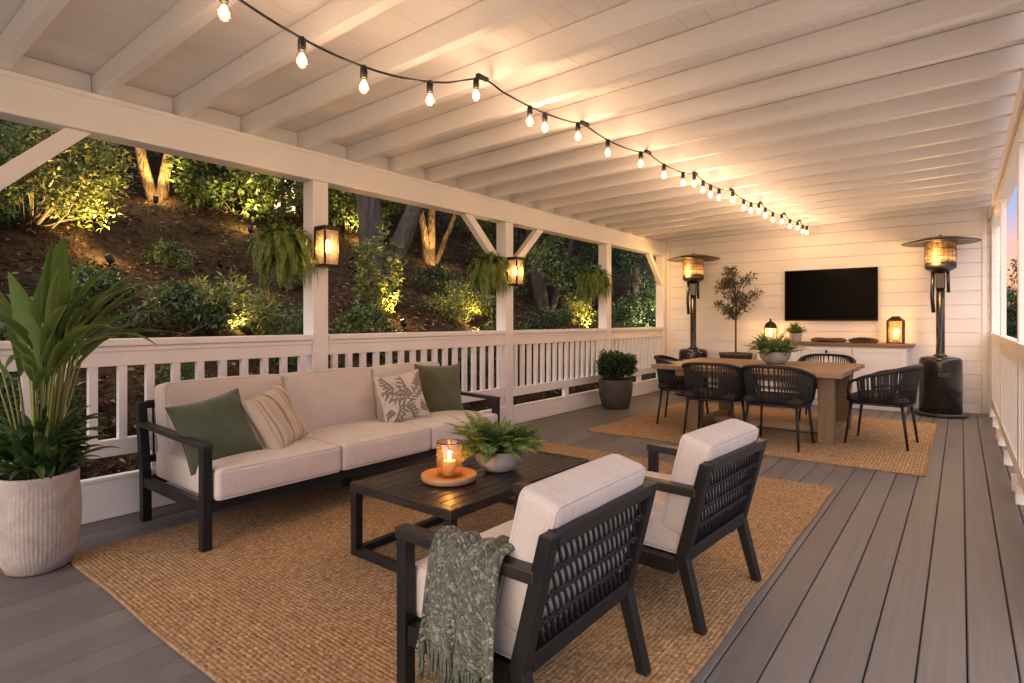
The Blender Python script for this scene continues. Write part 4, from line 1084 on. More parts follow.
# ------------------------------------------------------------------ console and what stands on it
def console():
    o_ = (-1.48,9.25,0); t = thing('console_cabinet','long white console cabinet with brown wood top below the television','cabinet',o_)
    MB().box(-2.48,-.49,9.02,9.52,.845,.89).build('top', M['consolewood'], t, bevel=.004, off=o_)
    MB().box(-2.42,-.55,9.075,9.515,.08,.843).build('body', M['paint'], t, bevel=.004, off=o_)
    MB().box(-2.40,-.57,9.10,9.5,.0,.08).build('plinth', M['paint'], t, off=o_)
    n = 3; w = 1.87/n
    for i in range(n):
        a = -2.42+w*i
        d = MB().box(a+.012,a+w-.012,9.050,9.0745,.10,.825); 
        ob = d.build('door', M['paint_h'], t, bevel=.003, off=o_)
        mb = MB().box(a+.012,a+.062,9.040,9.0495,.10,.825).box(a+w-.062,a+w-.012,9.040,9.0495,.10,.825).box(a+.0625,a+w-.0625,9.040,9.0495,.765,.825).box(a+.0625,a+w-.0625,9.040,9.0495,.10,.16)
        mb.build('door_frame', M['paint'], ob, bevel=.002, off=o_)
        hx = a+w/2
        if i == 2: continue
        kb = MB(); kb.add([(hx-.010,9.022,.79),(hx+.010,9.022,.79),(hx+.017,9.022,.745),(hx-.017,9.022,.745),(hx-.010,9.039,.79),(hx+.010,9.039,.79),(hx+.017,9.039,.745),(hx-.017,9.039,.745)],
            [(0,3,2,1),(4,5,6,7),(0,1,5,4),(1,2,6,5),(2,3,7,6),(3,0,4,7)]); kb.build('knob', M['knob'], ob, bevel=.003, off=o_)
console()
def box_lantern(label, loc, w, h):
    t = thing('lantern', label, 'lantern', loc); b = M['bronze']; s = w/2
    MB().box(-s,s,-s,s,0,.018).build('base', b, t, bevel=.003)
    for x in (-1,1):
        for y in (-1,1): MB().box(x*(s-.013)-.011,x*(s-.013)+.011,y*(s-.013)-.011,y*(s-.013)+.011,.0185,h*.80).build('corner_bar', b, t)
    mb = MB(); z = h*.80; k = .45*s
    mb.add([(-s,-s,z),(s,-s,z),(s,s,z),(-s,s,z),(-s,-s,z+.012),(s,-s,z+.012),(s,s,z+.012),(-s,s,z+.012)],[(0,3,2,1),(0,1,5,4),(1,2,6,5),(2,3,7,6),(3,0,4,7),(4,5,6,7)])
    k = .62*s
    mb.add([(-s*.9,-s*.9,z+.0125),(s*.9,-s*.9,z+.0125),(s*.9,s*.9,z+.0125),(-s*.9,s*.9,z+.0125),(-k,-k,h*.92),(k,-k,h*.92),(k,k,h*.92),(-k,k,h*.92)],[(0,1,5,4),(1,2,6,5),(2,3,7,6),(3,0,4,7),(4,5,6,7),(0,3,2,1)])
    mb.box(-k*.8,k*.8,-k*.8,k*.8,h*.9205,h*.975); mb.build('roof', b, t, bevel=.002)
    mb = MB()
    q = s-.012
    for (x0,x1,y0,y1) in ((-q+.01,q-.01,-q-.001,-q+.001),(-q+.01,q-.01,q-.001,q+.001),(-q-.001,-q+.001,-q+.01,q-.01),(q-.001,q+.001,-q+.01,q-.01)): mb.box(x0,x1,y0,y1,.02,h*.797)
    mb.build('glass', M['glass'], t)
    MB().lathe([(.0001,.019),(.035,.019),(.035,.085),(.0001,.083)],20).build('candle', M['candle'], t, True)
    mb = MB(); mb.lathe([(.0001,0),(.010,.010),(.014,.025),(.009,.045),(.0001,.07)],12,(0,0,.09)); mb.build('flame', M['flame'], t, True)
    lamp('lantern_light',(loc[0],loc[1]-.03,loc[2]+.16),3.2,(1,.52,.18),.03)
box_lantern('square bronze lantern with lit candle at the right end of the console', (-.69,9.24,.8905), .20, .375)
def dome_lantern(loc):
    t = thing('lantern','small domed bronze lantern with lit candle at the left end of the console','lantern',loc); b = M['bronze']
    MB().lathe([(.0001,0),(.10,0),(.105,.012),(.095,.02),(.0001,.021)],28).build('base', b, t, True)
    mb = MB()
    for k in range(8):
        a = 2*PI*k/8; r = .09; mb.tube([(r*math.cos(a),r*math.sin(a),.02),(r*math.cos(a),r*math.sin(a),.20),(r*.8*math.cos(a),r*.8*math.sin(a),.25),(.03*math.cos(a),.03*math.sin(a),.29)],.004,5)
    mb.tube([(.09*math.cos(a),.09*math.sin(a),.20) for a in [2*PI*k/24 for k in range(24)]],.004,5,True)
    mb.build('frame', b, t, True)
    MB().lathe([(.088,.205),(.078,.25),(.05,.28),(.02,.295),(.012,.31),(.016,.32),(.008,.335),(.0001,.34)],24).build('dome', b, t, True)
    MB().lathe([(.086,.021),(.086,.2)],32).build('glass', M['clear'], t, True)
    MB().lathe([(.0001,.022),(.03,.022),(.03,.075),(.0001,.073)],18).build('candle', M['candle'], t, True)
    mb = MB(); mb.lathe([(.0001,0),(.010,.010),(.014,.025),(.009,.045),(.0001,.07)],12,(0,0,.08)); mb.build('flame', M['flame'], t, True)
    lamp('lantern_light',(loc[0],loc[1]-.03,loc[2]+.15),3.0,(1,.52,.18),.03)
dome_lantern((-2.27,9.24,.8905))
def succulent():
    loc = (-1.92,9.22,.8905); t = thing('potted_succulent','spiky succulent in a small pale pot on the console under the television','potted succulent',loc); rng = np.random.default_rng(81)
    MB().lathe([(.0001,0),(.065,0),(.075,.01),(.088,.12),(.084,.125),(.078,.12),(.0001,.11)],28).build('pot', M['concrete'], t, True)
    L = Leaves()
    for k in range(60):
        a = k*2.4; e = .25+1.2*k/60; lp = arc_path((.02*math.cos(a),.02*math.sin(a),.115), a, e, rng.uniform(.12,.19), .3, 7); s = np.linspace(0,1,8)
        ribbon(L, lp, .034*np.sin(PI*np.clip(s*.9+.1,0,1))**.7+.002, rng, .25, rng.uniform(.3,.9))
    L.build('leaves', M['fern'], t, True)
succulent()
def log_piece():
    loc = (-1.49,9.22,.8905); t = thing('driftwood_tray','long flat bark slab on the middle of the console','bark slab',loc); rng = random.Random(9)
    V = []; n = 20; m = 12
    for i in range(n+1):
        u = -1+2*i/n
        for j in range(m):
            a = 2*PI*j/m; r = (1-abs(u)**8)*(1+.12*math.sin(5*u+3*a)+rng.uniform(-.06,.06)); V.append((.235*u, .075*r*math.cos(a), .032+.032*max(-1,r*math.sin(a)*.95)))
    F = [(i*m+j,(i+1)*m+j,(i+1)*m+(j+1)%m,i*m+(j+1)%m) for i in range(n) for j in range(m)]+[tuple(range(m)),tuple(n*m+j for j in range(m))[::-1]]
    mb = MB(); mb.add(V,F); mb.build('slab', M['cork'], t, True)
log_piece()
def moss_bowl():
    loc = (-1.06,9.22,.8905); t = thing('moss_dish','low oblong dish heaped with brown moss between bark slab and lantern','moss dish',loc); rng = np.random.default_rng(9)
    mb = MB(); mb.lathe([(.0001,0),(.15,0),(.19,.03),(.185,.034),(.0001,.03)],28); o = mb.build('dish', M['cork'], t, True); o.scale = (1,.45,1)
    L = Leaves(); n = 1200; a = rng.uniform(0,6.28,n); r = rng.uniform(0,1,n)**.5*.17
    pos = np.stack([r*np.cos(a), r*np.sin(a)*.45, .03+.03*(1-(r/.17)**2)],1); d = rnd_dirs(n,rng); d[:,2] = abs(d[:,2])+.2
    L.add(pos, d, rnd_dirs(n,rng), rng.uniform(.015,.035,n), rng.uniform(.006,.012,n), rng.uniform(0,1,n)); L.build('moss', M['olive_leaf'], t)
moss_bowl()
def tv():
    o_ = (-1.52,9.5,1.575); t = thing('television','wide black flat television mounted on the white wall','television',o_)
    MB().box(-2.125,-.915,9.478,9.512,1.195,1.955).build('bezel', M['black'], t, bevel=.004, off=o_)
    MB().box(-2.115,-.925,9.4755,9.4775,1.21,1.945).build('screen', M['tv'], t, off=o_)
    MB().box(-1.75,-1.29,9.5125,9.549,1.4,1.75).build('wall_mount', M['black'], t, off=o_)
    MB().box(-1.535,-1.505,9.4745,9.4775,1.198,1.203).build('status_strip', M['heatmetal'], t, off=o_)
tv()

# ------------------------------------------------------------------ patio heaters
def heater(label, loc, rz):
    t = thing('patio_heater', label, 'patio heater', loc, rz, 'black mushroom patio heaters'); e = M['heater']
    MB().lathe([(.0001,0),(.275,0),(.285,.012),(.285,.035),(.27,.048),(.235,.052),(.0001,.053)],56).build('base', e, t, True)
    mb = MB(); mb.lathe([(.212,.05),(.222,.06),(.222,.67),(.219,.70),(.205,.725),(.17,.74),(.07,.752),(.0001,.753)],56); mb.build('tank_housing', e, t, True)
    MB().box(-.02,.10,-.228,-.212,.50,.555).build('hand_slot', M['knob'], t, bevel=.006)
    MB().lathe([(.0001,.75),(.075,.75),(.07,.765),(.05,.775),(.046,.79),(.046,1.72),(.0001,1.721)],28).build('pole', e, t, True)
    mb = MB().box(-.05,.05,-.065,.05,1.60,1.80); mb.build('control_box', M['heater'], t, bevel=.01)
    mb = MB(); mb.tube([(-.075,-.02,1.84),(-.085,-.02,1.5),(-.07,-.02,1.30)],.022,8); mb.tube([(.075,-.02,1.84),(.082,-.02,1.55)],.018,8); mb.build('gas_line', e, t, True)
    MB().lathe([(.0001,1.80),(.05,1.80),(.14,1.84),(.163,1.86),(.166,1.92),(.158,1.925)],40).build('burner_cup', M['heatmetal'], t, True)
    mb = MB(); mb.lathe([(.158,1.925),(.160,2.19)],40); mb.build('burner_screen', M['burner'], t, True)
    mb = MB(); 
    for z in (1.925,2.01,2.10,2.19): mb.tube([(.163*math.cos(a),.163*math.sin(a),z) for a in [2*PI*k/36 for k in range(36)]],.004,5,True)
    for k in range(18): a = 2*PI*k/18; mb.tube([(.163*math.cos(a),.163*math.sin(a),1.925),(.163*math.cos(a),.163*math.sin(a),2.19)],.0022,4)
    mb.build('guard', M['heatmetal'], t)
    mb = MB(); mb.lathe([(.0001,2.205),(.18,2.195),(.30,2.192),(.405,2.178),(.410,2.183),(.408,2.189),(.31,2.212),(.18,2.245),(.06,2.262),(.0001,2.265)],64); mb.build('reflector', M['heatmetal'], t, True)
    mb = MB(); mb.sphere((0,0,2.272),.016,10,6); mb.build('top_nut', M['heatmetal'], t, True)
    lamp('heater_glow',(loc[0]-.1,loc[1]-.24,loc[2]+2.0),12,(1,.55,.20),.12)
heater('black mushroom patio heater standing at the right back corner', (-.205,9.05,.0), 0)
heater('black mushroom patio heater standing at the left back corner behind the table', (-3.40,9.08,.0), .2)

# ------------------------------------------------------------------ wall lanterns on posts
def sconce(label, y, z):
    x = XL-.004; loc = (x,y,z); t = thing('wall_lantern', label, 'wall lantern', loc, 0, 'bronze lanterns on the railing posts'); b = M['bronze']
    MB().box(.0005,.018,-.065,.065,-.15,.15).build('backplate', b, t, bevel=.003)
    MB().box(.0185,.165,-.075,.075,.12,.155).build('roof', b, t, bevel=.004)
    MB().box(.0185,.160,-.072,.072,-.165,-.145).build('base', b, t, bevel=.003)
    for xx in (.026,.152):
        for yy in (-.064,.064): MB().box(xx-.006,xx+.006,yy-.006,yy+.006,-.1445,.1195).build('corner_bar', b, t)
    mb = MB(); mb.box(.148,.150,-.057,.057,-.144,.119).box(.033,.145,-.063,-.061,-.144,.119).box(.033,.145,.061,.063,-.144,.119); mb.build('glass', M['sconceglass'], t)
    mb = MB(); mb.lathe([(.0001,-.055),(.012,-.05),(.022,-.02),(.02,.005),(.010,.025),(.009,.05),(.0001,.05)],14,(.09,0,0)); mb.build('bulb', M['bulb2'], t, True)
    MB().lathe([(.0001,.05),(.012,.05),(.012,.119),(.0001,.119)],12,(.09,0,0)).build('socket', b, t)
    lamp('sconce_light',(x+.10,y,z-.01),10,WARM,.025)
sconce('bronze box lantern on the post beside the nearest hanging fern', 2.68, 1.79)
sconce('bronze box lantern on the middle post with two braces', 5.13, 1.76)

# ------------------------------------------------------------------ string lights
def strings():
    sx = lambda y: -2.28+.06*y
    bulbs = BULBS
    t = thing('string_lights','black cable of glowing round bulbs strung under the rafters','string lights',(-2.0,5,2.5)); o_ = (-2.0,5,2.5)
    pts = []
    for i,(y,z) in enumerate(CABLE): pts.append((sx(y),y,z))
    # smooth path
    fin = []
    for i in range(len(pts)-1):
        p0, p1, p2, p3 = [Vector(pts[min(max(j,0),len(pts)-1)]) for j in (i-1,i,i+1,i+2)]
        for k in range(6):
            u = k/6; fin.append(.5*((2*p1)+(-p0+p2)*u+(2*p0-5*p1+4*p2-p3)*u*u+(-p0+3*p1-3*p2+p3)*u**3))
    fin.append(Vector(pts[-1]))
    mb = MB(); mb.tube(fin,.0055,6); mb.build('cable', M['black'], t, True, off=o_)
    def cz(y):
        for i in range(len(fin)-1):
            if fin[i].y <= y <= fin[i+1].y: return fin[i].z+(fin[i+1].z-fin[i].z)*(y-fin[i].y)/max(1e-6,fin[i+1].y-fin[i].y)
        return fin[0].z if y < fin[0].y else fin[-1].z
    proto = None
    for y in bulbs:
        z = cz(y)
        if proto is None:
            mb = MB(); mb.lathe([(.0001,-.128),(.012,-.1265),(.023,-.118),(.0300,-.099),(.0275,-.083),(.0175,-.065),(.0135,-.058),(.0135,-.05)],16); b = mb.build('bulb', M['bulbglass'], t, True)
            f_ = MB(); f_.lathe([(.0001,-.118),(.010,-.114),(.0190,-.099),(.016,-.084),(.008,-.068),(.0001,-.06)],10); f_.build('filament', M['bulb'], b, True)
            s_ = MB(); s_.lathe([(.0001,-.054),(.0165,-.054),(.0175,-.03),(.0165,-.004),(.010,.006),(.0001,.007)],12).build('socket', M['black'], b, True)
            proto = b
        else: b = copy_tree(proto, t)
        b.location = (sx(y)-o_[0], y-o_[1], z-o_[2])
        lamp('string_bulb_light',(sx(y),y,z-.10),BULB_W,(1,.63,.40),.045)
    for y in HOOKS: x = sx(y); MB().box(x-.013,x+.013,y-.045,y+.045,cz(y)-.002,cz(y)+.018).build('clip', M['black'], t, bevel=.003, off=o_)
BULB_W = 1.75
BULBS = []; CABLE = []; HOOKS = []
def string_layout():
    rb = lambda y: rz_(-2.28+.06*y)
    raf = [.735+.455*k for k in range(-1,20)]
    hooks = [.80, 2.45, 3.465, 4.375, 5.285, 6.195, 7.105, 8.015, 8.70, 9.15]
    hz = [rb(y)-.02 for y in hooks]
    for i in range(len(hooks)-1):
        a, b = hooks[i], hooks[i+1]; sag = .19 if i == 0 else .04
        for k in range(6):
            u = k/6; CABLE.append((a+(b-a)*u, hz[i]+(hz[i+1]-hz[i])*u - 4*sag*u*(1-u)))
    CABLE.append((hooks[-1],hz[-1]))
    BULBS.extend([1.045,1.362,1.668,2.065,2.40,2.87,3.02,3.386,3.77,4.26,4.66,5.03,5.27,5.47,5.65,5.86,6.23,6.55,6.78,7.04,7.27,7.55,7.90,8.25,8.60,8.85,9.05])
    HOOKS.extend(hooks[1:-1])
string_layout(); strings()

# ------------------------------------------------------------------ garden
def place(o, x, y, dz=0): o.location = (x,y,hill(x,y)+dz)
def tree(label, x, y, stems, clumps, per, rad, leaf, lm, bm, seed, base_r=.15, spread=1.6, z0=2.0, z1=5.0, name='garden_tree', group='trees on the hillside', up=.1, aspect=.5):
    """stems: list of (dx,dy,h,r) trunk tops relative to base"""
    rng = np.random.default_rng(seed); zb = hill(x,y)-.1
    t = thing(name, label, 'tree', (x,y,zb), 0, group); mb = MB(); cs = []; tops = []
    for (dx,dy,h,r) in stems:
        pts = limb(mb, (dx*.04,dy*.04,-.15), (dx,dy,h), r, r*.5, rng, .018, 9, 12); tops.append((pts[-1], r*.5))
        mb.tube([(dx*.04,dy*.04,-.2),(dx*.06,dy*.06,.18)],[r*1.5,r*.98],12)
    for k in range(clumps):
        a = rng.uniform(0,6.28); zz = rng.uniform(z0,z1); f = math.sin(PI*min(.97,max(.12,(zz-z0)/(z1-z0+1e-6)*.8+.15)))
        r_ = spread*f*rng.uniform(.25,1.0)**.6; cs.append(np.array([r_*math.cos(a), r_*math.sin(a), zz]))
    for q in cs[::2]:
        tp, r0 = tops[int(rng.integers(len(tops)))]; tp = np.array(tp); st = tp*np.array([1,1,rng.uniform(.6,1.0)])
        limb(mb, st, q, max(.012,r0*.4), .006, rng, .12, 4, 5)
    L = Leaves(); crown(L, cs, per, rad, leaf, rng, up, aspect)
    L.build('crown', lm, t); mb.build('trunk', bm, t, True)
    return t
def shrub(label, x, y, w, h, clumps, per, rad, leaf, lm, seed, group='shrubs on the hillside', cat='shrub', aspect=.5, airy=False, up=.25):
    rng = np.random.default_rng(seed); t = thing('garden_shrub', label, cat, (x,y,hill(x,y)-.03), 0, group)
    mb = MB(); cs = []
    for k in range(clumps):
        a = rng.uniform(0,6.28); u = rng.uniform(0,1); z = h*((.04 if airy else .12)+.9*u)
        prof = (math.sin(PI*min(1,.25+.7*u)) if not airy else .35+.65*math.sin(PI*min(1,.1+.75*u)))
        r_ = w/2*prof*rng.uniform(.1,1)**.5; q = np.array([r_*math.cos(a), r_*math.sin(a), z*rng.uniform(.8,1.05)])
        cs.append(q); 
        if k % (4 if airy else 6) == 0: limb(mb, (r_*.12*math.cos(a),r_*.12*math.sin(a),-.05), q, .016 if airy else .009, .003, rng, .14, 4, 5)
    L = Leaves(); crown(L, cs, per, rad, leaf, rng, up, aspect)
    L.build('foliage', lm, t); mb.build('stems', M['twig'], t)
    return t
GOLD = (1.0,.66,.22)
def spotlight(label, x, y, target, energy, spot=75, col=GOLD, dz=.10):
    z = hill(x,y); tgt = Vector(target); base = Vector((x,y,z)); d = (tgt-(base+Vector((0,0,dz)))).normalized()
    t = thing('garden_spotlight', label, 'garden light', (x,y,z), 0, 'low garden spotlights on the hillside')
    a = Vector((0,0,dz)); mb = MB(); mb.tube([(0,0,-.08),(0,0,dz-.02)],.010,6); mb.build('stake', M['black'], t)
    mb = MB(); mb.tube([a-d*.05,a+d*.05,a+d*.055],[.036,.042,.042],14); mb.build('housing', M['black'], t, True)
    mb = MB(); mb.tube([a+d*.0552,a+d*.058],[.034,.034],12); mb.build('lens', M['led'], t)
    lamp('garden_beam', base+a+d*.075, energy*2.1, col, .03, 'SPOT', target, spot, .6)
    lamp('garden_spill', base+a+d*.16, energy*.16, col, .05)

# trees
tree('massive grey twin trunked tree growing behind the railing',-8.1,6.45,[(.0,-.1,5.6,.23),(.3,2.2,5.4,.18)],46,190,.55,.12,M['leaf'],M['bark'],101,z0=4.2,z1=7.2,spread=3.0)
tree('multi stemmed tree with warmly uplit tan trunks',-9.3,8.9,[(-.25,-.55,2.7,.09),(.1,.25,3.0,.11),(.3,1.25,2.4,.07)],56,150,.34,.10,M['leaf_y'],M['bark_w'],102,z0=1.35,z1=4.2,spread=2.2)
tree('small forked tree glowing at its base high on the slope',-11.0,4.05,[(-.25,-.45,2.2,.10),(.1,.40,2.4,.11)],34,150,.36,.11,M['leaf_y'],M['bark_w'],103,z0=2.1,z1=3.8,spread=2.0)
tree('dark leaning tree between the middle post and the farthest fern',-7.7,11.1,[(-.3,-.7,3.6,.19),(.3,1.3,3.0,.09)],70,190,.42,.11,M['leaf'],M['bark'],104,z0=.9,z1=4.8,spread=2.3)
tree('leafy green tree seen between the farthest post and the wall',-6.6,13.4,[(.1,.1,2.6,.12)],64,200,.40,.10,M['leaf_c'],M['bark'],105,z0=.2,z1=4.6,spread=1.7)
tree('tall green tree behind the leafy tree at the far end',-8.6,15.6,[(.1,.1,3.4,.15)],60,200,.5,.12,M['leaf_c'],M['bark'],106,z0=.6,z1=5.8,spread=2.2)
# back rows: shared crowns
bgA = tree('dense dark tree at the top of the slope, far left',-12.5,.6,[(.1,.2,3.0,.16)],60,200,.55,.14,M['leaf'],M['bark'],107,z0=.6,z1=5.2,spread=2.4)
bgB = tree('dark cool green tree high on the slope behind the forked tree',-13.4,5.3,[(.1,-.2,3.2,.16)],60,200,.55,.13,M['leaf_d'],M['bark'],108,z0=.5,z1=5.6,spread=2.5)
spots_bg = [(bgA,-13.0,8.2,'dark tree on the upper slope behind the tan trunks'),(bgB,-12.6,11.2,'dark tree on the upper slope behind the middle post'),
    (bgA,-11.6,14.0,'bushy tree on the upper slope behind the farthest fern'),(bgB,-10.8,17.6,'bushy tree on the far slope right of the farthest post'),
    (bgB,-10.9,-1.6,'dark tree on the slope behind the left brace'),(bgA,-12.0,21.5,'distant tree on the slope beyond the far end tree'),(bgB,-16.5,2.8,'distant dark tree on the ridge behind the forked tree'),
    (bgA,-16.0,7.5,'distant dark tree on the ridge behind the twin trunks'),(bgA,-15.6,13.0,'distant dark tree on the ridge behind the dark leaning tree'),(bgB,-14.8,19.0,'distant tree on the ridge at the far end of the slope')]
for i,(src,x,y,lab) in enumerate(spots_bg):
    c = copy_tree(src); c.location = (x,y,hill(x,y)-.1); c.rotation_euler = (0,0,1.3*i+.7); c['label'] = lab; s = .9+.07*(i%4); c.scale = (s,s,s)
# shrubs
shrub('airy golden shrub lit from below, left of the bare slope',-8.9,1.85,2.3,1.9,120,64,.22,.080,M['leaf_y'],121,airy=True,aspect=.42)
shrub('dense dark shrub behind the left brace',-8.6,.6,2.6,2.0,60,90,.30,.09,M['leaf_c'],122)
shrub('broad leaved shrub on the upper slope lit at its foot',-10.5,5.4,2.2,1.8,70,80,.28,.12,M['leaf'],123)
shrub('broad leaved shrub high on the slope behind the first lantern post',-11.2,8.1,2.2,1.8,66,80,.28,.12,M['leaf'],124)
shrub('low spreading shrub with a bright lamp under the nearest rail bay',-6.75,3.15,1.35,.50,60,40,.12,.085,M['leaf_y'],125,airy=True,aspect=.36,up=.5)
shrub('low dark shrub left of the lamp lit low shrub',-6.5,2.55,1.1,.48,30,60,.15,.06,M['leaf_d'],126)
shrub('low dark shrub right of the lamp lit low shrub',-6.3,3.75,1.0,.40,30,60,.15,.06,M['leaf'],127)
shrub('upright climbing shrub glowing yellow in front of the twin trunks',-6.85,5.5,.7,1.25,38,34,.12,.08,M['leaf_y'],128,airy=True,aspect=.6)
shrub('low shrub just right of the first lantern post',-6.2,4.75,1.0,.55,34,60,.16,.065,M['leaf'],129)
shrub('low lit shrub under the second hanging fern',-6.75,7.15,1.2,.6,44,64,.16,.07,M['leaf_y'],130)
shrub('low dark shrub beside the second hanging fern',-6.1,7.5,1.1,.5,34,60,.16,.06,M['leaf_d'],131)
shrub('dark low shrub behind the middle post railing',-6.4,9.3,1.5,.65,40,70,.18,.06,M['leaf_d'],132)
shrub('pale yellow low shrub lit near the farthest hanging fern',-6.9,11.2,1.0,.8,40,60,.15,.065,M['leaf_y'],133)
shrub('low shrub at the foot of the slope near the farthest post',-5.9,10.6,1.2,.55,34,60,.16,.06,M['leaf_c'],134)
shrub('dark shrub at the far end of the slope near the back wall',-5.8,12.4,1.3,.8,40,70,.18,.07,M['leaf_c'],135)
shrub('fan leaved low shrub behind the tall potted plant',-6.6,1.5,1.0,.55,34,46,.14,.07,M['leaf_c'],136)
shrub('small low shrub below the second rail bay',-5.5,6.2,.8,.35,26,50,.12,.05,M['leaf'],137)
shrub('dark low shrub on the slope left of the tan trunks',-7.9,7.7,1.2,.5,30,60,.16,.06,M['leaf_d'],138)
gc = [shrub('small fern like clump low on the slope right below the airy shrub',-7.4,2.1,.8,.35,26,46,.12,.06,M['leaf_c'],151),
      shrub('small green clump on the slope midway below the forked tree',-7.6,3.6,.8,.32,26,46,.12,.055,M['leaf'],152)]
gspots = [(-7.0,4.3,'small green clump on the bare slope left of the climbing shrub'),(-8.6,3.3,'small clump on the upper bare slope right of the golden shrub'),
  (-5.6,1.2,'low clump by the deck edge behind the tall potted plant'),(-5.5,2.2,'low clump by the deck edge seen through the first railing'),(-5.6,3.4,'low clump by the deck edge left of the first lantern post'),
  (-5.4,4.5,'low clump by the deck edge behind the sofa middle'),(-5.7,8.4,'low clump by the deck edge near the middle post'),(-5.5,9.8,'low clump by the deck edge behind the pale railing of the pot'),
  (-7.3,8.6,'small clump on the slope below the tan trunks'),(-7.9,9.9,'small clump on the slope right of the tan trunks'),(-9.2,7.0,'small clump on the slope left of the twin trunks'),(-8.2,4.9,'small clump high on the slope left of the twin trunks')]
for i,(x,y,lab) in enumerate(gspots):
    c_ = copy_tree(gc[i%2]); c_.location = (x,y,hill(x,y)-.03); c_.rotation_euler = (0,0,1.7*i); s_ = .85+.3*((i*7)%5)/5; c_.scale = (s_,s_,s_); c_['label'] = lab
# lights
def hz(x,y,d): return (x,y,hill(x,y)+d)
spotlight('garden spotlight under the airy golden shrub',-8.25,2.50,hz(-9.0,2.05,1.0),95,90)
spotlight('garden spotlight at the foot of the small forked tree',-10.55,3.85,hz(-11.0,4.1,1.5),110,80)
spotlight('garden spotlight under the broad leaved upper shrub',-9.75,5.05,hz(-10.5,5.2,1.0),75,90)
spotlight('garden spotlight beside the low spreading shrub',-6.35,3.25,hz(-6.9,3.05,.4),22,100)
spotlight('garden spotlight under the climbing shrub by the twin trunks',-6.45,5.65,hz(-6.95,5.5,.8),42,80)
spotlight('garden spotlight at the base of the tan trunks',-8.85,8.75,hz(-9.3,8.95,1.6),75,70)
spotlight('garden spotlight under the low lit shrub by the second fern',-6.35,7.25,hz(-6.95,7.1,.4),45,95)
spotlight('garden spotlight near the farthest hanging fern',-6.45,11.1,hz(-7.2,11.2,.9),70,95)
spotlight('garden spotlight below the leafy tree at the far end',-5.75,12.85,hz(-6.5,13.5,1.8),200,100,(1,.80,.42))
spotlight('garden spotlight high on the slope behind the first lantern post',-10.5,8.0,hz(-11.2,8.1,1.0),90,85)
# glowing garden lantern high on the slope
def slope_lantern():
    x, y = -11.3, 6.6; z = hill(x,y)-.02; t = thing('garden_lantern','tall square garden lantern glowing amber high on the slope above the nearest hanging fern','garden lantern',(x,y,z)); b = M['bronze']
    MB().box(-.2,.2,-.2,.2,0,.10).build('base', b, t, bevel=.01)
    for sx in (-1,1):
        for sy in (-1,1): MB().box(sx*.165-.02,sx*.165+.02,sy*.165-.02,sy*.165+.02,.101,.95).build('corner_bar', b, t)
    MB().box(-.15,.15,-.15,.15,.101,.949).build('lamp_panel', M['window'], t)
    MB().add([(-.24,-.24,.951),(.24,-.24,.951),(.24,.24,.951),(-.24,.24,.951),(0,0,1.15)],[(0,3,2,1),(0,1,4),(1,2,4),(2,3,4),(3,0,4)]).build('roof', b, t)
    lamp('slope_lantern_light',(x+.35,y-.2,z+.6),10,(1,.6,.25),.12)
slope_lantern()
# right side: far lawn trees
tree('dark conical tree far beyond the right railing',3.0,34.0,[(0,0,3.2,.16)],70,150,.5,.14,M['leaf_d'],M['bark'],141,z0=.3,z1=5.6,spread=1.6,group='trees beyond the lawn')
T2 = tree('rounded dark tree far beyond the right railing',4.6,30.0,[(0,0,2.0,.14)],60,160,.5,.13,M['leaf_c'],M['bark'],142,z0=.1,z1=3.9,spread=2.0,group='trees beyond the lawn')
for i,(x,y,lab) in enumerate([(1.2,40.0,'dark tree beyond the lawn in line with the side railing'),(8.0,33,'rounded tree farther right beyond the lawn'),(12,30,'rounded tree at the far right edge of the lawn'),(6.0,44,'distant rounded tree behind the conical tree'),(-1.0,46,'distant tree straight beyond the back wall')]):
    c = copy_tree(T2); c.location = (x,y,-.8); c.rotation_euler = (0,0,i*1.1); c['label'] = lab
for nm in ('garden_tree',): pass
shrub('bright yellow green shrub beyond the right railing',1.75,21.0,1.9,1.75,50,70,.26,.10,M['leaf_y'],143,group='shrubs beyond the lawn')
for o in COL.objects:
    if o.type == 'EMPTY' and o.location.x > .8 and o.get('category') in ('tree','shrub'): o.location.z = -.75

# ------------------------------------------------------------------ sky, sun, camera, render
w = bpy.data.worlds.new('World'); sc.world = w; w.use_nodes = True; nt = w.node_tree; nt.nodes.clear(); Lk = nt.links.new
out = nt.nodes.new('ShaderNodeOutputWorld'); bg = nd(nt,'ShaderNodeBackground',Strength=1.0)
sky = nt.nodes.new('ShaderNodeTexSky'); sky.sky_type = 'NISHITA'; sky.sun_disc = False
SUN_EL, SUN_AZ = math.radians(3.0), math.radians(180)
sky.sun_elevation = SUN_EL; sky.sun_rotation = SUN_AZ
tc = nt.nodes.new('ShaderNodeTexCoord'); sp = nt.nodes.new('ShaderNodeSeparateXYZ'); Lk(tc.outputs['Generated'], sp.inputs[0])
nz = nd(nt,'ShaderNodeTexNoise',Scale=1.0,Detail=6.0); mp = nt.nodes.new('ShaderNodeMapping'); mp.inputs['Scale'].default_value = (2.2,2.2,9); Lk(tc.outputs['Generated'],mp.inputs[0]); Lk(mp.outputs[0],nz.inputs['Vector'])
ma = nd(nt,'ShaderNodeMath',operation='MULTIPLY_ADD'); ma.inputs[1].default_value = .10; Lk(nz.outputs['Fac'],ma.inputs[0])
sb = nd(nt,'ShaderNodeMath',operation='SUBTRACT'); sb.inputs[1].default_value = .05; Lk(sp.outputs[2],sb.inputs[0]); Lk(sb.outputs[0],ma.inputs[2])
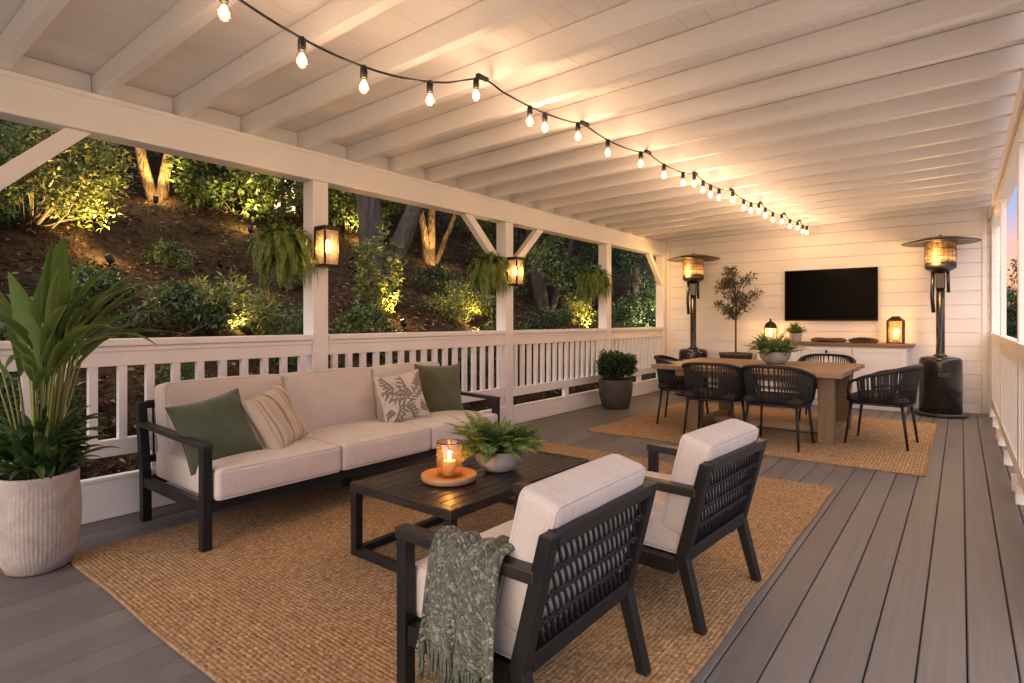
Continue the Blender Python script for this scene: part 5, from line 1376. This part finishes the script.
rp = ramp(nt,[(0,(.34,.17,.12)),(.05,(.40,.15,.13)),(.105,(.33,.115,.16)),(.145,(.13,.11,.27)),(.19,(.035,.115,.34)),(.45,(.08,.18,.42)),(.75,(1.35,1.13,1.03)),(1,(1.45,1.22,1.1))]); Lk(ma.outputs[0],rp.inputs[0])
SKY_NISHITA, SKY_DUSK = .05, 1.0
m1 = nd(nt,'ShaderNodeVectorMath',operation='SCALE'); m1.inputs['Scale'].default_value = SKY_NISHITA; Lk(sky.outputs[0],m1.inputs[0])
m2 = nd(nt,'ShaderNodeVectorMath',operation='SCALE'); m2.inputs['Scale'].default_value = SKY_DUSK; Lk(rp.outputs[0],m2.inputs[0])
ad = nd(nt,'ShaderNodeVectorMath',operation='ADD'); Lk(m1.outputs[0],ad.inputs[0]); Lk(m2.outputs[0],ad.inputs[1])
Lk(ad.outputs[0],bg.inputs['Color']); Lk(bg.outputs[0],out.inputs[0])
sl = bpy.data.lights.new('dusk_sun','SUN'); sl.energy = 1.5; sl.angle = math.radians(60); sl.color = (1,.83,.74)
so = bpy.data.objects.new('dusk_sun',sl); COL.objects.link(so)
so.rotation_euler = Vector((-.05,.93,-.30)).to_track_quat('-Z','Y').to_euler()

A = math.atan2(449,573)
cd = bpy.data.cameras.new('camera'); cam = bpy.data.objects.new('camera',cd); COL.objects.link(cam)
cd.sensor_width = 36; cd.lens = 573/1024*36; cd.shift_y = -21/1024; cd.clip_end = 2000; cd.clip_start = .05
cam.location = (0,0,1.2); cam.rotation_euler = (PI/2,0,A); sc.camera = cam

sc.render.engine = 'CYCLES'
c = sc.cycles
c.use_denoising = True
try: c.denoiser = 'OPENIMAGEDENOISE'
except Exception: pass
c.max_bounces = 9; c.diffuse_bounces = 7; c.glossy_bounces = 3; c.transmission_bounces = 4; c.transparent_max_bounces = 12
c.sample_clamp_indirect = 4.0; c.caustics_reflective = False; c.caustics_refractive = False
c.use_light_tree = True
vs = sc.view_settings; vs.view_transform = 'Standard'; vs.look = 'None'; vs.exposure = 1.20; vs.gamma = 1.0; vs.use_curve_mapping = False
